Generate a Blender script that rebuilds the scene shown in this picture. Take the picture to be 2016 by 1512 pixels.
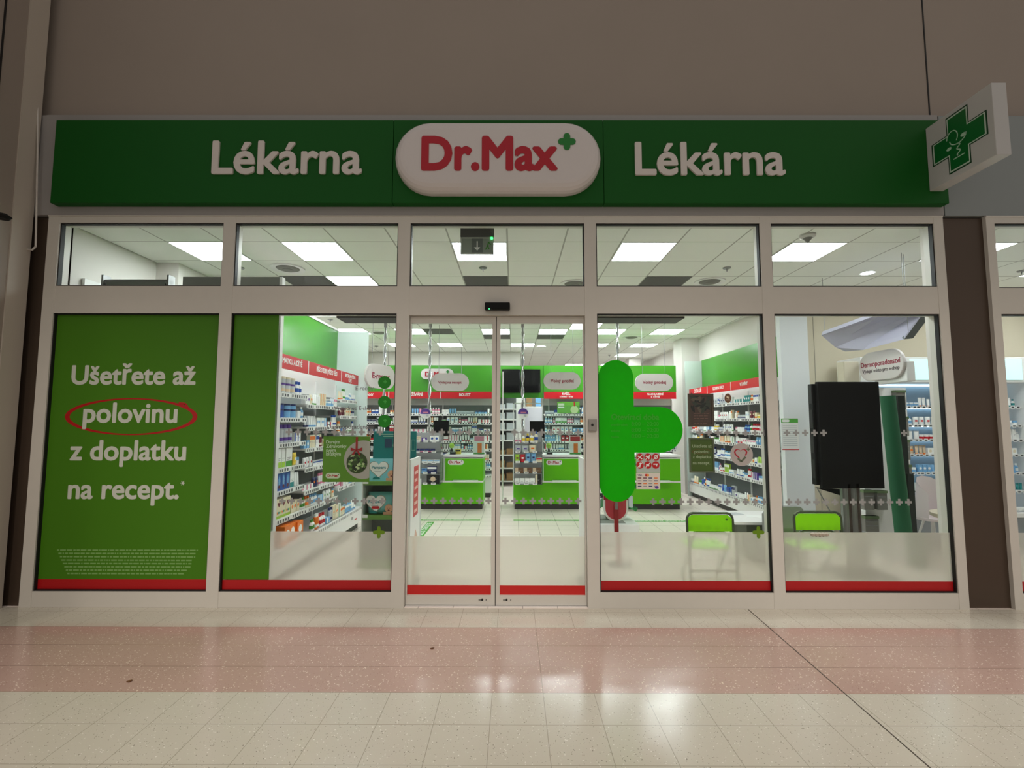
import bpy, math, os, random
from mathutils import Vector, Matrix
for o in list(bpy.data.objects): bpy.data.objects.remove(o)
SC = bpy.context.scene; COL = SC.collection
PI = math.pi
random.seed(7)
# ------------------------------------------------------------------ camera, exposure, world, mall lamps, added fill spots
CAMH = 1.6; FPX = 946.4; PITCH = .077; YAW = .0021; ROLL = -.0015
cp, sp, cy, sy, cr, sr = math.cos(PITCH), math.sin(PITCH), math.cos(YAW), math.sin(YAW), math.cos(ROLL), math.sin(ROLL)
RM = Matrix(((cy,-sy,0),(sy,cy,0),(0,0,1))) @ Matrix(((1,0,0),(0,cp,-sp),(0,sp,cp))) @ Matrix(((cr,0,sr),(0,1,0),(-sr,0,cr)))
cd = bpy.data.cameras.new('camera'); cam = bpy.data.objects.new('camera', cd); COL.objects.link(cam)
right, fwd, up = RM.col[0], RM.col[1], RM.col[2]
cam.matrix_world = Matrix(((right[0],up[0],-fwd[0],0),(right[1],up[1],-fwd[1],0),(right[2],up[2],-fwd[2],CAMH),(0,0,0,1)))
cd.sensor_width = 36; cd.lens = FPX/2016*36; cd.clip_start = .05; cd.clip_end = 100
SC.camera = cam
SC.view_settings.view_transform = 'Standard'; SC.view_settings.look = 'None'
SC.view_settings.exposure = 0; SC.view_settings.gamma = 1; SC.view_settings.use_curve_mapping = False
W = bpy.data.worlds.new('world'); SC.world = W; W.use_nodes = True
W.node_tree.nodes['Background'].inputs[0].default_value = (1,.93,.86,1)
W.node_tree.nodes['Background'].inputs[1].default_value = .38
PANEL_L = 21.0      # radiance of the shop's ceiling light panels
WASH_W = 800       # each added fill spot on the lower shopfront, watts
LAMP_W = 225        # each mall downlight, watts
def spot(x, y, z, w, size=1.45, blend=.7):
    l = bpy.data.lights.new('mall_downlight', 'SPOT'); l.energy = w; l.spot_size = size; l.spot_blend = blend
    l.shadow_soft_size = .12; l.color = (1,.9,.78)
    o = bpy.data.objects.new('mall_downlight', l); COL.objects.link(o); o.location = (x,y,z)
for x, y in ((-5,1.0),(-1.6,1.0),(1.8,1.0),(5.2,1.0),(-3.3,-1.8),(0,-1.8),(3.4,-1.8)):
    spot(x, y, 7.2, LAMP_W)

def wash(x):
    # fill spots added to brighten the lower shopfront, no known lamps there
    l = bpy.data.lights.new('added_front_fill', 'SPOT'); l.energy = WASH_W; l.spot_size = .50; l.spot_blend = 1.0; l.shadow_soft_size = .3; l.color = (1,.92,.82)
    o = bpy.data.objects.new('added_front_fill', l); COL.objects.link(o); o.location = (x,-4.5,6.6)
    o.rotation_euler = (Vector((x*.95,4.2,.25))-Vector((x,-4.5,6.6))).to_track_quat('-Z','Y').to_euler()
for x in (-3.9,-1.3,1.3,3.9): wash(x)

def ray(x, y):
    return RM @ Vector(((x-1008)/FPX, 1, (756-y)/FPX))
def F(x, y, Y):
    d = ray(x, y); k = Y/d[1]; return (d[0]*k, d[2]*k+CAMH)
def FX(x, y, X):
    d = ray(x, y); k = X/d[0]; return (d[1]*k, d[2]*k+CAMH)
def FZ(x, y, Z=0):
    d = ray(x, y); k = (Z-CAMH)/d[2]; return (d[0]*k, d[1]*k)

# ------------------------------------------------------------------ materials
def lin(c):
    return tuple((v/255/12.92 if v <= 10 else ((v/255+.055)/1.055)**2.4) for v in c)
MATS = {}
def mat(name, rgb, rough=.5, metal=0, emit=0, spec=.5, noise=0, nscale=30, bump=0, trans=0):
    if name in MATS: return MATS[name]
    m = bpy.data.materials.new(name); m.use_nodes = True; nt = m.node_tree; b = nt.nodes['Principled BSDF']
    c = lin(rgb)+(1,)
    b.inputs['Base Color'].default_value = c; b.inputs['Roughness'].default_value = rough
    b.inputs['Metallic'].default_value = metal; b.inputs['Specular IOR Level'].default_value = spec
    if emit:
        b.inputs['Emission Color'].default_value = c; b.inputs['Emission Strength'].default_value = emit
    if noise or bump:
        tc = nt.nodes.new('ShaderNodeTexCoord'); n = nt.nodes.new('ShaderNodeTexNoise'); n.inputs['Scale'].default_value = nscale
        n.inputs['Detail'].default_value = 4
        nt.links.new(tc.outputs['Object'], n.inputs['Vector'])
        if noise:
            mx = nt.nodes.new('ShaderNodeMix'); mx.data_type = 'RGBA'
            mx.inputs[6].default_value = tuple(v*(1-noise) for v in c[:3])+(1,)
            mx.inputs[7].default_value = tuple(min(1, v*(1+noise)) for v in c[:3])+(1,)
            nt.links.new(n.outputs['Fac'], mx.inputs[0]); nt.links.new(mx.outputs[2], b.inputs['Base Color'])
        if bump:
            bp = nt.nodes.new('ShaderNodeBump'); bp.inputs['Strength'].default_value = bump; bp.inputs['Distance'].default_value = .002
            nt.links.new(n.outputs['Fac'], bp.inputs['Height']); nt.links.new(bp.outputs['Normal'], b.inputs['Normal'])
    if trans:
        out = nt.nodes['Material Output']; t = nt.nodes.new('ShaderNodeBsdfTranslucent'); t.inputs[0].default_value = c
        ms = nt.nodes.new('ShaderNodeMixShader'); ms.inputs[0].default_value = trans
        nt.links.new(b.outputs[0], ms.inputs[1]); nt.links.new(t.outputs[0], ms.inputs[2]); nt.links.new(ms.outputs[0], out.inputs[0])
    MATS[name] = m; return m

def glassmat(name, tint, refl, rough=0.0, haze=0.0, hazecol=(230,235,230)):
    """thin architectural glass: clear transmission plus fresnel reflection, optional milky share"""
    m = bpy.data.materials.new(name); m.use_nodes = True; nt = m.node_tree; out = nt.nodes['Material Output']
    nt.nodes.remove(nt.nodes['Principled BSDF'])
    tr = nt.nodes.new('ShaderNodeBsdfTransparent'); tr.inputs[0].default_value = lin(tint)+(1,)
    gl = nt.nodes.new('ShaderNodeBsdfGlossy'); gl.inputs['Roughness'].default_value = rough
    lw = nt.nodes.new('ShaderNodeLayerWeight'); pw = nt.nodes.new('ShaderNodeMath'); pw.operation = 'POWER'; pw.inputs[1].default_value = 5
    nt.links.new(lw.outputs['Facing'], pw.inputs[0])
    mu = nt.nodes.new('ShaderNodeMath'); mu.operation = 'MULTIPLY_ADD'; mu.inputs[1].default_value = .8*refl; mu.inputs[2].default_value = .008*refl
    ms = nt.nodes.new('ShaderNodeMixShader')
    nt.links.new(pw.outputs[0], mu.inputs[0]); nt.links.new(mu.outputs[0], ms.inputs[0])
    nt.links.new(tr.outputs[0], ms.inputs[1]); nt.links.new(gl.outputs[0], ms.inputs[2])
    last = ms
    if haze:
        df = nt.nodes.new('ShaderNodeBsdfDiffuse'); df.inputs[0].default_value = lin(hazecol)+(1,)
        tl = nt.nodes.new('ShaderNodeBsdfTranslucent'); tl.inputs[0].default_value = lin(hazecol)+(1,)
        a = nt.nodes.new('ShaderNodeMixShader'); a.inputs[0].default_value = .5
        nt.links.new(df.outputs[0], a.inputs[1]); nt.links.new(tl.outputs[0], a.inputs[2])
        b2 = nt.nodes.new('ShaderNodeMixShader'); b2.inputs[0].default_value = haze
        nt.links.new(ms.outputs[0], b2.inputs[1]); nt.links.new(a.outputs[0], b2.inputs[2]); last = b2
    nt.links.new(last.outputs[0], out.inputs[0]); MATS[name] = m; return m

def frostmat():
    """etched film: part white scatter, part light coming through, part blurred view"""
    m = bpy.data.materials.new('frosted_film'); m.use_nodes = True; nt = m.node_tree; out = nt.nodes['Material Output']
    nt.nodes.remove(nt.nodes['Principled BSDF'])
    rf = nt.nodes.new('ShaderNodeBsdfRefraction'); rf.inputs['Roughness'].default_value = .5; rf.inputs['IOR'].default_value = 1.08
    rf.inputs[0].default_value = (.86,.85,.81,1)
    df = nt.nodes.new('ShaderNodeBsdfDiffuse'); df.inputs[0].default_value = lin((222,214,202))+(1,)
    tl = nt.nodes.new('ShaderNodeBsdfTranslucent'); tl.inputs[0].default_value = lin((240,235,224))+(1,)
    a = nt.nodes.new('ShaderNodeMixShader'); a.inputs[0].default_value = .55
    b = nt.nodes.new('ShaderNodeMixShader'); b.inputs[0].default_value = .38
    nt.links.new(df.outputs[0], a.inputs[1]); nt.links.new(tl.outputs[0], a.inputs[2])
    nt.links.new(a.outputs[0], b.inputs[1]); nt.links.new(rf.outputs[0], b.inputs[2]); nt.links.new(b.outputs[0], out.inputs[0])
    MATS['frosted_film'] = m; return m

def gridmat(name, c1, cl, sx, sy_, ox, oy, lw, rough=.4, speck=None, var=.04, spec=.5, bumpy=0):
    """tiles: joint lines every sx, sy_ metres; optional stone chips"""
    m = bpy.data.materials.new(name); m.use_nodes = True; nt = m.node_tree; b = nt.nodes['Principled BSDF']
    N = nt.nodes.new; L = nt.links.new
    geo = N('ShaderNodeNewGeometry'); sep = N('ShaderNodeSeparateXYZ'); L(geo.outputs['Position'], sep.inputs[0])
    def line(sock, s, off):
        a = N('ShaderNodeMath'); a.operation = 'SUBTRACT'; a.inputs[1].default_value = off-lw/2; L(sock, a.inputs[0])
        d = N('ShaderNodeMath'); d.operation = 'DIVIDE'; d.inputs[1].default_value = s; L(a.outputs[0], d.inputs[0])
        f = N('ShaderNodeMath'); f.operation = 'FRACT'; L(d.outputs[0], f.inputs[0])
        c = N('ShaderNodeMath'); c.operation = 'LESS_THAN'; c.inputs[1].default_value = lw/s; L(f.outputs[0], c.inputs[0])
        fl = N('ShaderNodeMath'); fl.operation = 'FLOOR'; L(d.outputs[0], fl.inputs[0]); return c.outputs[0], fl.outputs[0]
    base = N('ShaderNodeMix'); base.data_type = 'RGBA'
    c = lin(c1)
    base.inputs[6].default_value = tuple(v*(1-var) for v in c)+(1,); base.inputs[7].default_value = tuple(v*(1+var) for v in c)+(1,)
    nz = N('ShaderNodeTexNoise'); nz.inputs['Scale'].default_value = 1.7; nz.inputs['Detail'].default_value = 6
    L(geo.outputs['Position'], nz.inputs['Vector']); L(nz.outputs['Fac'], base.inputs[0])
    cur = base.outputs[2]
    if speck:
        for col, sc, th in speck:
            vo = N('ShaderNodeTexVoronoi'); vo.inputs['Scale'].default_value = sc; L(geo.outputs['Position'], vo.inputs['Vector'])
            n2 = N('ShaderNodeTexNoise'); n2.inputs['Scale'].default_value = sc*.35; L(geo.outputs['Position'], n2.inputs['Vector'])
            mu = N('ShaderNodeMath'); mu.operation = 'MULTIPLY'; mu.inputs[1].default_value = th*2; L(n2.outputs['Fac'], mu.inputs[0])
            lt = N('ShaderNodeMath'); lt.operation = 'LESS_THAN'; L(vo.outputs['Distance'], lt.inputs[0]); L(mu.outputs[0], lt.inputs[1])
            sm = N('ShaderNodeMix'); sm.data_type = 'RGBA'; sm.inputs[7].default_value = lin(col)+(1,)
            ml = N('ShaderNodeMath'); ml.operation = 'MULTIPLY'; ml.inputs[1].default_value = .85; L(lt.outputs[0], ml.inputs[0])
            L(ml.outputs[0], sm.inputs[0]); L(cur, sm.inputs[6]); cur = sm.outputs[2]
    if sx:
        lx, _ = line(sep.outputs[0], sx, ox)
        ly, _ = line(sep.outputs[1], sy_, oy)
        mxx = N('ShaderNodeMath'); mxx.operation = 'MAXIMUM'; L(lx, mxx.inputs[0]); L(ly, mxx.inputs[1])
        g = N('ShaderNodeMix'); g.data_type = 'RGBA'; g.inputs[7].default_value = lin(cl)+(1,)
        L(mxx.outputs[0], g.inputs[0]); L(cur, g.inputs[6]); cur = g.outputs[2]
    L(cur, b.inputs['Base Color']); b.inputs['Roughness'].default_value = rough; b.inputs['Specular IOR Level'].default_value = spec
    if bumpy:
        n3 = N('ShaderNodeTexNoise'); n3.inputs['Scale'].default_value = 14; L(geo.outputs['Position'], n3.inputs['Vector'])
        bp = N('ShaderNodeBump'); bp.inputs['Strength'].default_value = bumpy; bp.inputs['Distance'].default_value = .001
        L(n3.outputs['Fac'], bp.inputs['Height']); L(bp.outputs[0], b.inputs['Normal'])
    MATS[name] = m; return m

C = dict(white=(246,246,244), grey=(150,152,152), black=(22,22,24), red=(200,22,40), blue=(38,80,165), lblue=(120,175,220), green=(70,150,50),
         dgreen=(20,90,60), orange=(238,120,30), yellow=(240,205,60), pink=(225,130,160), purple=(95,60,150), teal=(20,135,135), cream=(232,220,190),
         brown=(110,75,50), navy=(28,40,95), silver=(190,194,198), lime=(165,205,60), beige=(215,190,160), maroon=(110,25,45))
def pm(c): return mat('print_'+c, C[c], .38)
M_frame = mat('painted_aluminium', (208,203,194), .45, .0, noise=.03, nscale=8)
M_wallup = mat('mall_plaster', (156,144,134), .85, noise=.05, nscale=1.2, bump=.1)
M_fascia = mat('fascia_panel', (158,154,152), .6, noise=.03, nscale=2)
M_dark = mat('dark_gasket', (14,12,12), .6)
M_bronze = mat('bronze_steel', (82,68,57), .38, .45, noise=.1, nscale=2)
M_signgreen = mat('sign_green', (4,84,16), .55, spec=.25, noise=.04, nscale=3)
M_white = mat('white_plastic', (236,234,232), .35)
M_signwhite = mat('white_acrylic', (214,206,204), .22)
M_red = mat('red_print', (205,10,30), .4)
M_redfilm = mat('red_film', (176,12,18), .4)
M_filmgreen = mat('olive_green_film', (68,122,16), .5, spec=.3)
M_crossgreen = mat('bright_green_film', (34,205,4), .5, trans=.5, spec=.3)
M_grn = mat('header_green', (66,146,36), .2)
M_countgreen = mat('counter_green', (98,192,8), .35, spec=.3)
M_inwall = mat('shop_white_paint', (222,216,210), .8, noise=.01, nscale=3)
M_cream = mat('cream_wall', (206,196,174), .8)
M_chrome = mat('chrome', (225,225,228), .12, 1)
M_pipe = mat('grey_metal', (150,150,150), .35, .8)
M_shelfgrey = mat('shelf_back_grey', (120,124,124), .6)
M_black = mat('black_plastic', (9,9,9), .55, spec=.2)
M_plinth = mat('plinth_dark', (48,46,44), .5)
M_panel = mat('light_diffuser', (248,251,255), .5, emit=PANEL_L)
M_lit = mat('lit_sign_face', (196,232,232), .4, emit=.75)
M_led = mat('green_led', (60,255,110), .4, emit=4)
M_glass = glassmat('window_glass', (248,252,250), 1.0)
M_glassin = glassmat('glass_screen', (238,246,242), 1.4, haze=.02)
M_plexi = glassmat('clear_plastic', (235,238,238), 1.2, haze=.04)
M_frost = frostmat()
M_endpanel = mat('milky_panel', (226,236,232), .3, trans=.25)
M_fg = mat('grey_vinyl', (150,150,148), .6)
M_ceil = gridmat('ceiling_tiles', (240,240,232), (176,176,166), .6, .6, -.662, 4.934, .016, rough=.9, var=.02)
M_shopfloor = gridmat('shop_floor_tiles', (236,224,214), (150,138,124), .3, .3, .087, 4.25, .006, rough=.3, var=.05)
M_mallfloor = gridmat('mall_floor_tiles', (198,191,178), (164,156,142), .3, .3, .18, 3.87, .004, rough=.17, spec=.4, speck=[((118,110,98),62,.14),((232,228,220),48,.13)], var=.05, bumpy=.35)
M_pink = gridmat('pink_terrazzo', (184,154,144), (132,108,98), 30, .3, .18, 3.57, .004, rough=.17, spec=.4, speck=[((236,218,202),52,.18),((136,98,90),75,.14)], var=.08, bumpy=.35)

# ------------------------------------------------------------------ mesh builder
class Fr:
    def __init__(s, o, u, v, n): s.o, s.u, s.v, s.n = map(Vector, (o,u,v,n))
    def P(s, a, b, c=0): return s.o+s.u*a+s.v*b+s.n*c
def FRONT(Y): return Fr((0,Y,0),(1,0,0),(0,0,1),(0,-1,0))
def LOCAL(y=0): return FRONT(y)
def TOP(z): return Fr((0,0,z),(1,0,0),(0,1,0),(0,0,1))
class MB:
    def __init__(s): s.v=[]; s.f=[]; s.m=[]; s.mats=[]; s.sm=[]
    def mi(s, m):
        if m not in s.mats: s.mats.append(m)
        return s.mats.index(m)
    def add(s, vs, fs, m, smooth=False):
        k = len(s.v); s.v += [tuple(v) for v in vs]; i = s.mi(m)
        for f in fs: s.f.append(tuple(a+k for a in f)); s.m.append(i); s.sm.append(smooth)
        return s
    def box(s, x0,x1,y0,y1,z0,z1, m):
        if x0>x1: x0,x1=x1,x0
        if y0>y1: y0,y1=y1,y0
        if z0>z1: z0,z1=z1,z0
        vs=[(x,y,z) for z in (z0,z1) for y in (y0,y1) for x in (x0,x1)]
        return s.add(vs, [(0,2,3,1),(4,5,7,6),(0,1,5,4),(2,6,7,3),(0,4,6,2),(1,3,7,5)], m)
    def prism(s, fr, pts, d0, d1, m):
        """polygon (counter-clockwise seen from the frame's normal) with thickness d0..d1 along the normal"""
        n=len(pts); area=sum(pts[i][0]*pts[(i+1)%n][1]-pts[(i+1)%n][0]*pts[i][1] for i in range(n))
        if area<0: pts=pts[::-1]
        vs=[fr.P(a,b,d0) for a,b in pts]+[fr.P(a,b,d1) for a,b in pts]
        fs=[tuple(range(n))[::-1], tuple(range(n,2*n))]+[(i,(i+1)%n,n+(i+1)%n,n+i) for i in range(n)]
        return s.add(vs, fs, m)
    def rect(s, fr, a0,a1,b0,b1, d0,d1, m): return s.prism(fr, [(a0,b0),(a1,b0),(a1,b1),(a0,b1)], d0,d1,m)
    def cyl(s, p0, p1, r0, r1, m, seg=16, caps=True):
        p0,p1=Vector(p0),Vector(p1); a=(p1-p0).normalized(); t=Vector((0,0,1)) if abs(a.z)<.9 else Vector((1,0,0))
        u=a.cross(t).normalized(); w=a.cross(u)
        vs=[p0+(u*math.cos(2*PI*i/seg)+w*math.sin(2*PI*i/seg))*r0 for i in range(seg)]+[p1+(u*math.cos(2*PI*i/seg)+w*math.sin(2*PI*i/seg))*r1 for i in range(seg)]
        s.add(vs, [(i,(i+1)%seg,seg+(i+1)%seg,seg+i) for i in range(seg)], m, True)
        if caps:
            s.add(vs[:seg],[tuple(range(seg))[::-1]],m); s.add(vs[seg:],[tuple(range(seg))],m)
        return s
    def lathe(s, cx, cy_, prof, m, seg=16):
        for (r0,z0),(r1,z1) in zip(prof,prof[1:]):
            vs=[(cx+math.cos(2*PI*i/seg)*r,cy_+math.sin(2*PI*i/seg)*r,z) for r,z in ((r0,z0),(r1,z1)) for i in range(seg)]
            s.add(vs,[(i,(i+1)%seg,seg+(i+1)%seg,seg+i) for i in range(seg)],m,True)
        for (r,z),fl in ((prof[0],1),(prof[-1],0)):
            if r>1e-4:
                vs=[(cx+math.cos(2*PI*i/seg)*r,cy_+math.sin(2*PI*i/seg)*r,z) for i in range(seg)]
                s.add(vs,[tuple(range(seg))[::-1] if fl else tuple(range(seg))],m)
        return s
    def tube(s, pts, r, m, seg=8):
        for a,b in zip(pts,pts[1:]): s.cyl(a,b,r,r,m,seg)
        return s
    def mesh(s, me, M4, m):
        return s.add([M4@v.co for v in me.vertices],[tuple(p.vertices) for p in me.polygons],m)
    def data(s, name):
        me=bpy.data.meshes.new(name); me.from_pydata(s.v,[],s.f); 
        for m in s.mats: me.materials.append(m)
        for p,i,sm in zip(me.polygons,s.m,s.sm): p.material_index=i; p.use_smooth=sm
        me.update(); return me
    def build(s, name, parent=None, bev=0, kind=None):
        o=bpy.data.objects.new(name, s.data(name)); COL.objects.link(o)
        if parent: o.parent=parent
        if kind: o['kind']=kind
        if bev:
            b=o.modifiers.new('bevel','BEVEL'); b.width=bev; b.segments=2; b.limit_method='ANGLE'
        return o
def tag(o, label, cat, group=None):
    o['label']=label; o['category']=cat
    if group: o['group']=group
    return o
def thing(name, label, cat, loc=(0,0,0), rotz=0, group=None):
    o=bpy.data.objects.new(name,None); COL.objects.link(o); o.location=loc; o.rotation_euler=(0,0,rotz); o.empty_display_size=.1
    return tag(o,label,cat,group)
def shift(mb, p):
    mb.v=[(a-p[0],b-p[1],c-p[2]) for a,b,c in mb.v]; return mb
# lettering ---------------------------------------------------------
TXC={}
def txmesh(t, sp=1):
    k=(t,sp)
    if k in TXC: return TXC[k]
    c=bpy.data.curves.new('t','FONT'); c.body=t; c.size=1; c.space_character=sp; c.resolution_u=4
    c.fill_mode='BOTH'; c.extrude=.5
    o=bpy.data.objects.new('t',c); COL.objects.link(o); dg=bpy.context.evaluated_depsgraph_get()
    me=bpy.data.meshes.new_from_object(o.evaluated_get(dg)); bpy.data.objects.remove(o); bpy.data.curves.remove(c)
    xs=[v.co.x for v in me.vertices]; TXC[k]=(me,min(xs),max(xs)); return TXC[k]
def text(mb, fr, t, a0, a1, base, d0, d1, m, bold=.02, vs=1, sp=1):
    """lettering from a0 to a1 along the frame's u, baseline at base"""
    me,x0,x1=txmesh(t,sp=sp); x0-=bold; x1+=bold; s=(a1-a0)/(x1-x0); nb=1 if bold<=0 else (4 if (a1-a0)<.3 else 8)
    for k in range(nb):
        e=bold if nb>1 else 0; dx=e*math.cos(2*PI*k/nb+PI/4); dy=e*math.sin(2*PI*k/nb+PI/4)
        o=fr.P(a0+dx*s,base+dy*s*vs,(d0+d1)/2-.00004*k); u=fr.u*s; v=fr.v*(s*vs); n=fr.n*(d1-d0)
        mb.mesh(me,Matrix(((u[0],v[0],n[0],o[0]-u[0]*x0),(u[1],v[1],n[1],o[1]-u[1]*x0),(u[2],v[2],n[2],o[2]-u[2]*x0),(0,0,0,1))),m)
    return mb
def caps(x0,x1,z0,z1,n=10):
    r=(z1-z0)/2; c=(z0+z1)/2; p=[]
    for i in range(n+1): a=-PI/2+PI*i/n; p.append((x1-r+r*math.cos(a),c+r*math.sin(a)))
    for i in range(n+1): a=PI/2+PI*i/n; p.append((x0+r+r*math.cos(a),c+r*math.sin(a)))
    return p
def plus(cx,cz,s,w=.36,rnd=0):
    """plus with rounded arms, full size s"""
    h=s/2; w=s*w/2; p=[]
    for k in range(4):
        a0=k*PI/2
        def R(x,y): return (cx+x*math.cos(a0)-y*math.sin(a0), cz+x*math.sin(a0)+y*math.cos(a0))
        p.append(R(w,-w))
        if rnd:
            for i in range(7): a=-PI/2+PI*i/6; p.append(R(h-w+w*math.cos(a), w*math.sin(a)))
        else: p += [R(h,-w),R(h,w)]
    return p
def disc(cx,cz,r,n=24,sx=1): return [(cx+r*sx*math.cos(2*PI*i/n),cz+r*math.sin(2*PI*i/n)) for i in range(n)]
def heart(cx,cz,s,n=28):
    p=[]
    for i in range(n):
        t=2*PI*i/n; p.append((cx+s*16*math.sin(t)**3/34, cz+s*(13*math.cos(t)-5*math.cos(2*t)-2*math.cos(3*t)-math.cos(4*t))/34))
    return p
def ring(mb, fr, outer, inner, d0,d1,m):
    n=len(outer)
    for i in range(n):
        j=(i+1)%n; mb.prism(fr,[outer[i],outer[j],inner[j],inner[i]],d0,d1,m)
ORD=['first','second','third','fourth','fifth','sixth','seventh','eighth','ninth','tenth','eleventh','twelfth','13th','14th','15th','16th','17th','18th','19th','20th','21st','22nd','23rd','24th','25th']
# ------------------------------------------------------------------ large structure
def S(name, mb): return mb.build(name, kind='structure')
def sbox(name, *a): return S(name, MB().box(*a))
sbox('floor', -12,14,-9,2.97,-.1,0, M_mallfloor)
sbox('floor', -12,14,2.97,3.87,-.1,0, M_pink)
sbox('floor', -12,14,3.87,4.25,-.1,0, M_mallfloor)
sbox('floor', -12,14,4.25,21,-.1,0, M_shopfloor)
# expansion joint across the mall floor
xj0=FZ(1478,1205); xj1=FZ(1830,1512)
mb=MB(); dx=(xj1[0]-xj0[0])/(xj1[1]-xj0[1])
mb.prism(TOP(0),[(xj0[0]+dx*(4.24-xj0[1]),4.24),(xj0[0]+dx*(-3-xj0[1]),-3),(xj0[0]+dx*(-3-xj0[1])+.007,-3),(xj0[0]+dx*(4.24-xj0[1])+.007,4.24)],-.001,.0012,mat('joint_seal',(70,60,50),.7))
S('trim_1', mb)
DP=[(-4.24,-4.135),(-2.638,-2.53),(-1.045,-.935),(.645,.752),(2.24,2.34),(3.82,3.905)]
WB=[(-4.135,-2.638),(-2.53,-1.045),None,(.752,2.24),(2.34,3.82)]
for a,b in DP: sbox('trim_2', a,b,4.25,4.37,0,3.455, M_frame)
sbox('trim_3', -4.24,3.905,4.252,4.37,3.398,3.455, M_frame)
sbox('trim_4', -4.24,3.905,4.244,4.37,3.455,3.468, M_frame)
allb=[(-4.135,-2.638),(-2.53,-1.045),(-.935,.645),(.752,2.24),(2.34,3.82)]
for i,(a,b) in enumerate(allb):
    sbox('trim_5', a,b,4.253,4.37,2.563 if i!=2 else 2.548,2.812, M_frame)
    if i!=2: sbox('trim_6', a,b,4.253,4.37,0,.133, M_frame)
def gasket(mb,a,b,c,d,Y=4.262,w=.009):
    for r in ((a,b,d-w,d),(a,b,c,c+w),(a,a+w,c,d),(b-w,b,c,d)): mb.box(r[0],r[1],Y,Y+.04,r[2],r[3],M_dark)
nw=0
def window(a,b,c,d):
    global nw; nw+=1
    w=bpy.data.objects.new('window_%d'%nw,None); COL.objects.link(w); w.location=((a+b)/2,4.29,c); w['kind']='structure'
    def rel(mb): return shift(mb,w.location)
    g=MB(); gasket(g,a,b,c,d); rel(g).build('window_gasket',w)
    g=MB(); g.box(a+.004,b-.004,4.29,4.296,c+.004,d-.004,M_glass); rel(g).build('window_pane',w)
for i,(a,b) in enumerate(allb):
    window(a,b,2.812,3.398)
    if i!=2: window(a,b,.133,2.563)
# neighbouring frame on the right
sbox('trim_7', 4.295,4.37,4.25,4.37,0,3.455, M_frame); sbox('trim_7', 4.37,7.5,4.25,4.37,3.40,3.455, M_frame)
sbox('trim_7', 4.37,7.5,4.25,4.37,2.563,2.80, M_frame); sbox('trim_7', 4.37,7.5,4.25,4.37,0,.133, M_frame)
sbox('trim_7', 7.5,7.6,4.25,4.37,0,3.455, M_frame); sbox('trim_7',4.295,7.6,4.244,4.37,3.455,3.468,M_frame)
window(4.37,7.5,2.80,3.40); window(4.37,7.5,.133,2.563)
# bronze cladding of the piers
sbox('wall_right_pier', 3.905,4.295,4.285,4.5,0,3.46, M_bronze)
sbox('wall_left_pier', -4.75,-4.24,4.285,4.5,0,3.46, M_bronze)
# bulkhead above the shopfront
sbox('wall_front', -9,14,4.37,4.5,3.455,8, M_wallup)
sbox('wall_far_left', -9,-4.24,4.3,4.5,0,3.46, M_wallup); sbox('wall_far_right', 7.6,14,4.3,4.5,0,3.46, M_wallup)
sbox('trim_8', -4.33,3.915,4.245,4.37,3.47,4.425, M_fascia)
sbox('trim_8', 3.93,14,4.25,4.37,3.47,4.42, mat('fascia_panel_cool',(140,146,146),.6))
sbox('trim_9', 3.917,3.928,4.325,4.37,4.42,8, M_dark); sbox('trim_9', 3.917,3.928,4.27,4.37,3.47,4.42, M_dark); sbox('trim_9', -9,3.917,4.33,4.37,4.43,8, M_wallup)
sbox('trim_9', 3.928,14,4.33,4.37,4.42,8, M_wallup)
sbox('trim_10', -4.33,-9,4.25,4.37,3.47,4.425, M_fascia)
# near column at the left edge of the view
mb=MB(); mb.box(-5.6,-4.375,2.6,4.06,0,8,mat('column_paint',(150,138,128),.6)); S('wall_column', mb)
mb=MB(); mb.box(-4.62,-4.365,4.06,4.235,0,8,mat('column_edge',(186,176,164),.45)); S('trim_11', mb)
mb=MB(); mb.box(-4.385,-4.366,3.86,3.872,0,8,M_dark); S('trim_12', mb)
# shop shell
CZ=3.482
sbox('ceiling', -4.4,10.2,4.37,21,CZ,CZ+.1, M_ceil)
sbox('wall_left', -4.4,-4.27,4.5,21,0,CZ, M_inwall)
sbox('wall_left', -4.27,-4.0,5.62,13,0,CZ, M_inwall)
sbox('wall_back', -4.0,.09,13,13.2,0,CZ, M_inwall)
sbox('wall_back', -4.3,10.2,20.5,20.7,0,CZ, M_inwall)
sbox('wall_back', .09,.2,13,20.5,0,CZ, M_inwall)
sbox('wall_right', 4.2,4.3,7.05,20.5,0,CZ, M_inwall)
sbox('wall_right', 3.8,4.2,10.75,11.3,0,CZ, M_inwall)
sbox('wall_right', 3.45,3.8,14.2,14.6,0,CZ, M_inwall)
sbox('wall_right', 3.9,4.3,6.95,7.05,0,CZ, mat('cool_white_panel',(222,224,226),.5))
sbox('wall_right_niche', 4.3,10.2,6.97,7.1,0,CZ, M_cream)
sbox('wall_far_side', 10.1,10.2,4.5,6.97,0,CZ, M_cream)
sbox('trim_20', 4.395,4.40,6.962,6.97,0,CZ, mat('seam_grey',(170,164,150),.7))
mb=MB(); mb.box(-1.63,1.58,4.372,4.62,2.548,2.78,mat('operator_housing',(52,48,44),.5)); S('trim_13', mb)
mb=MB(); mb.box(-4.3,10.1,4.372,4.375,2.565,2.80,M_frame); S('trim_14', mb)
sbox('wall_inner_pier', 3.875,4.28,4.372,4.47,0,CZ, M_inwall)
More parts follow.
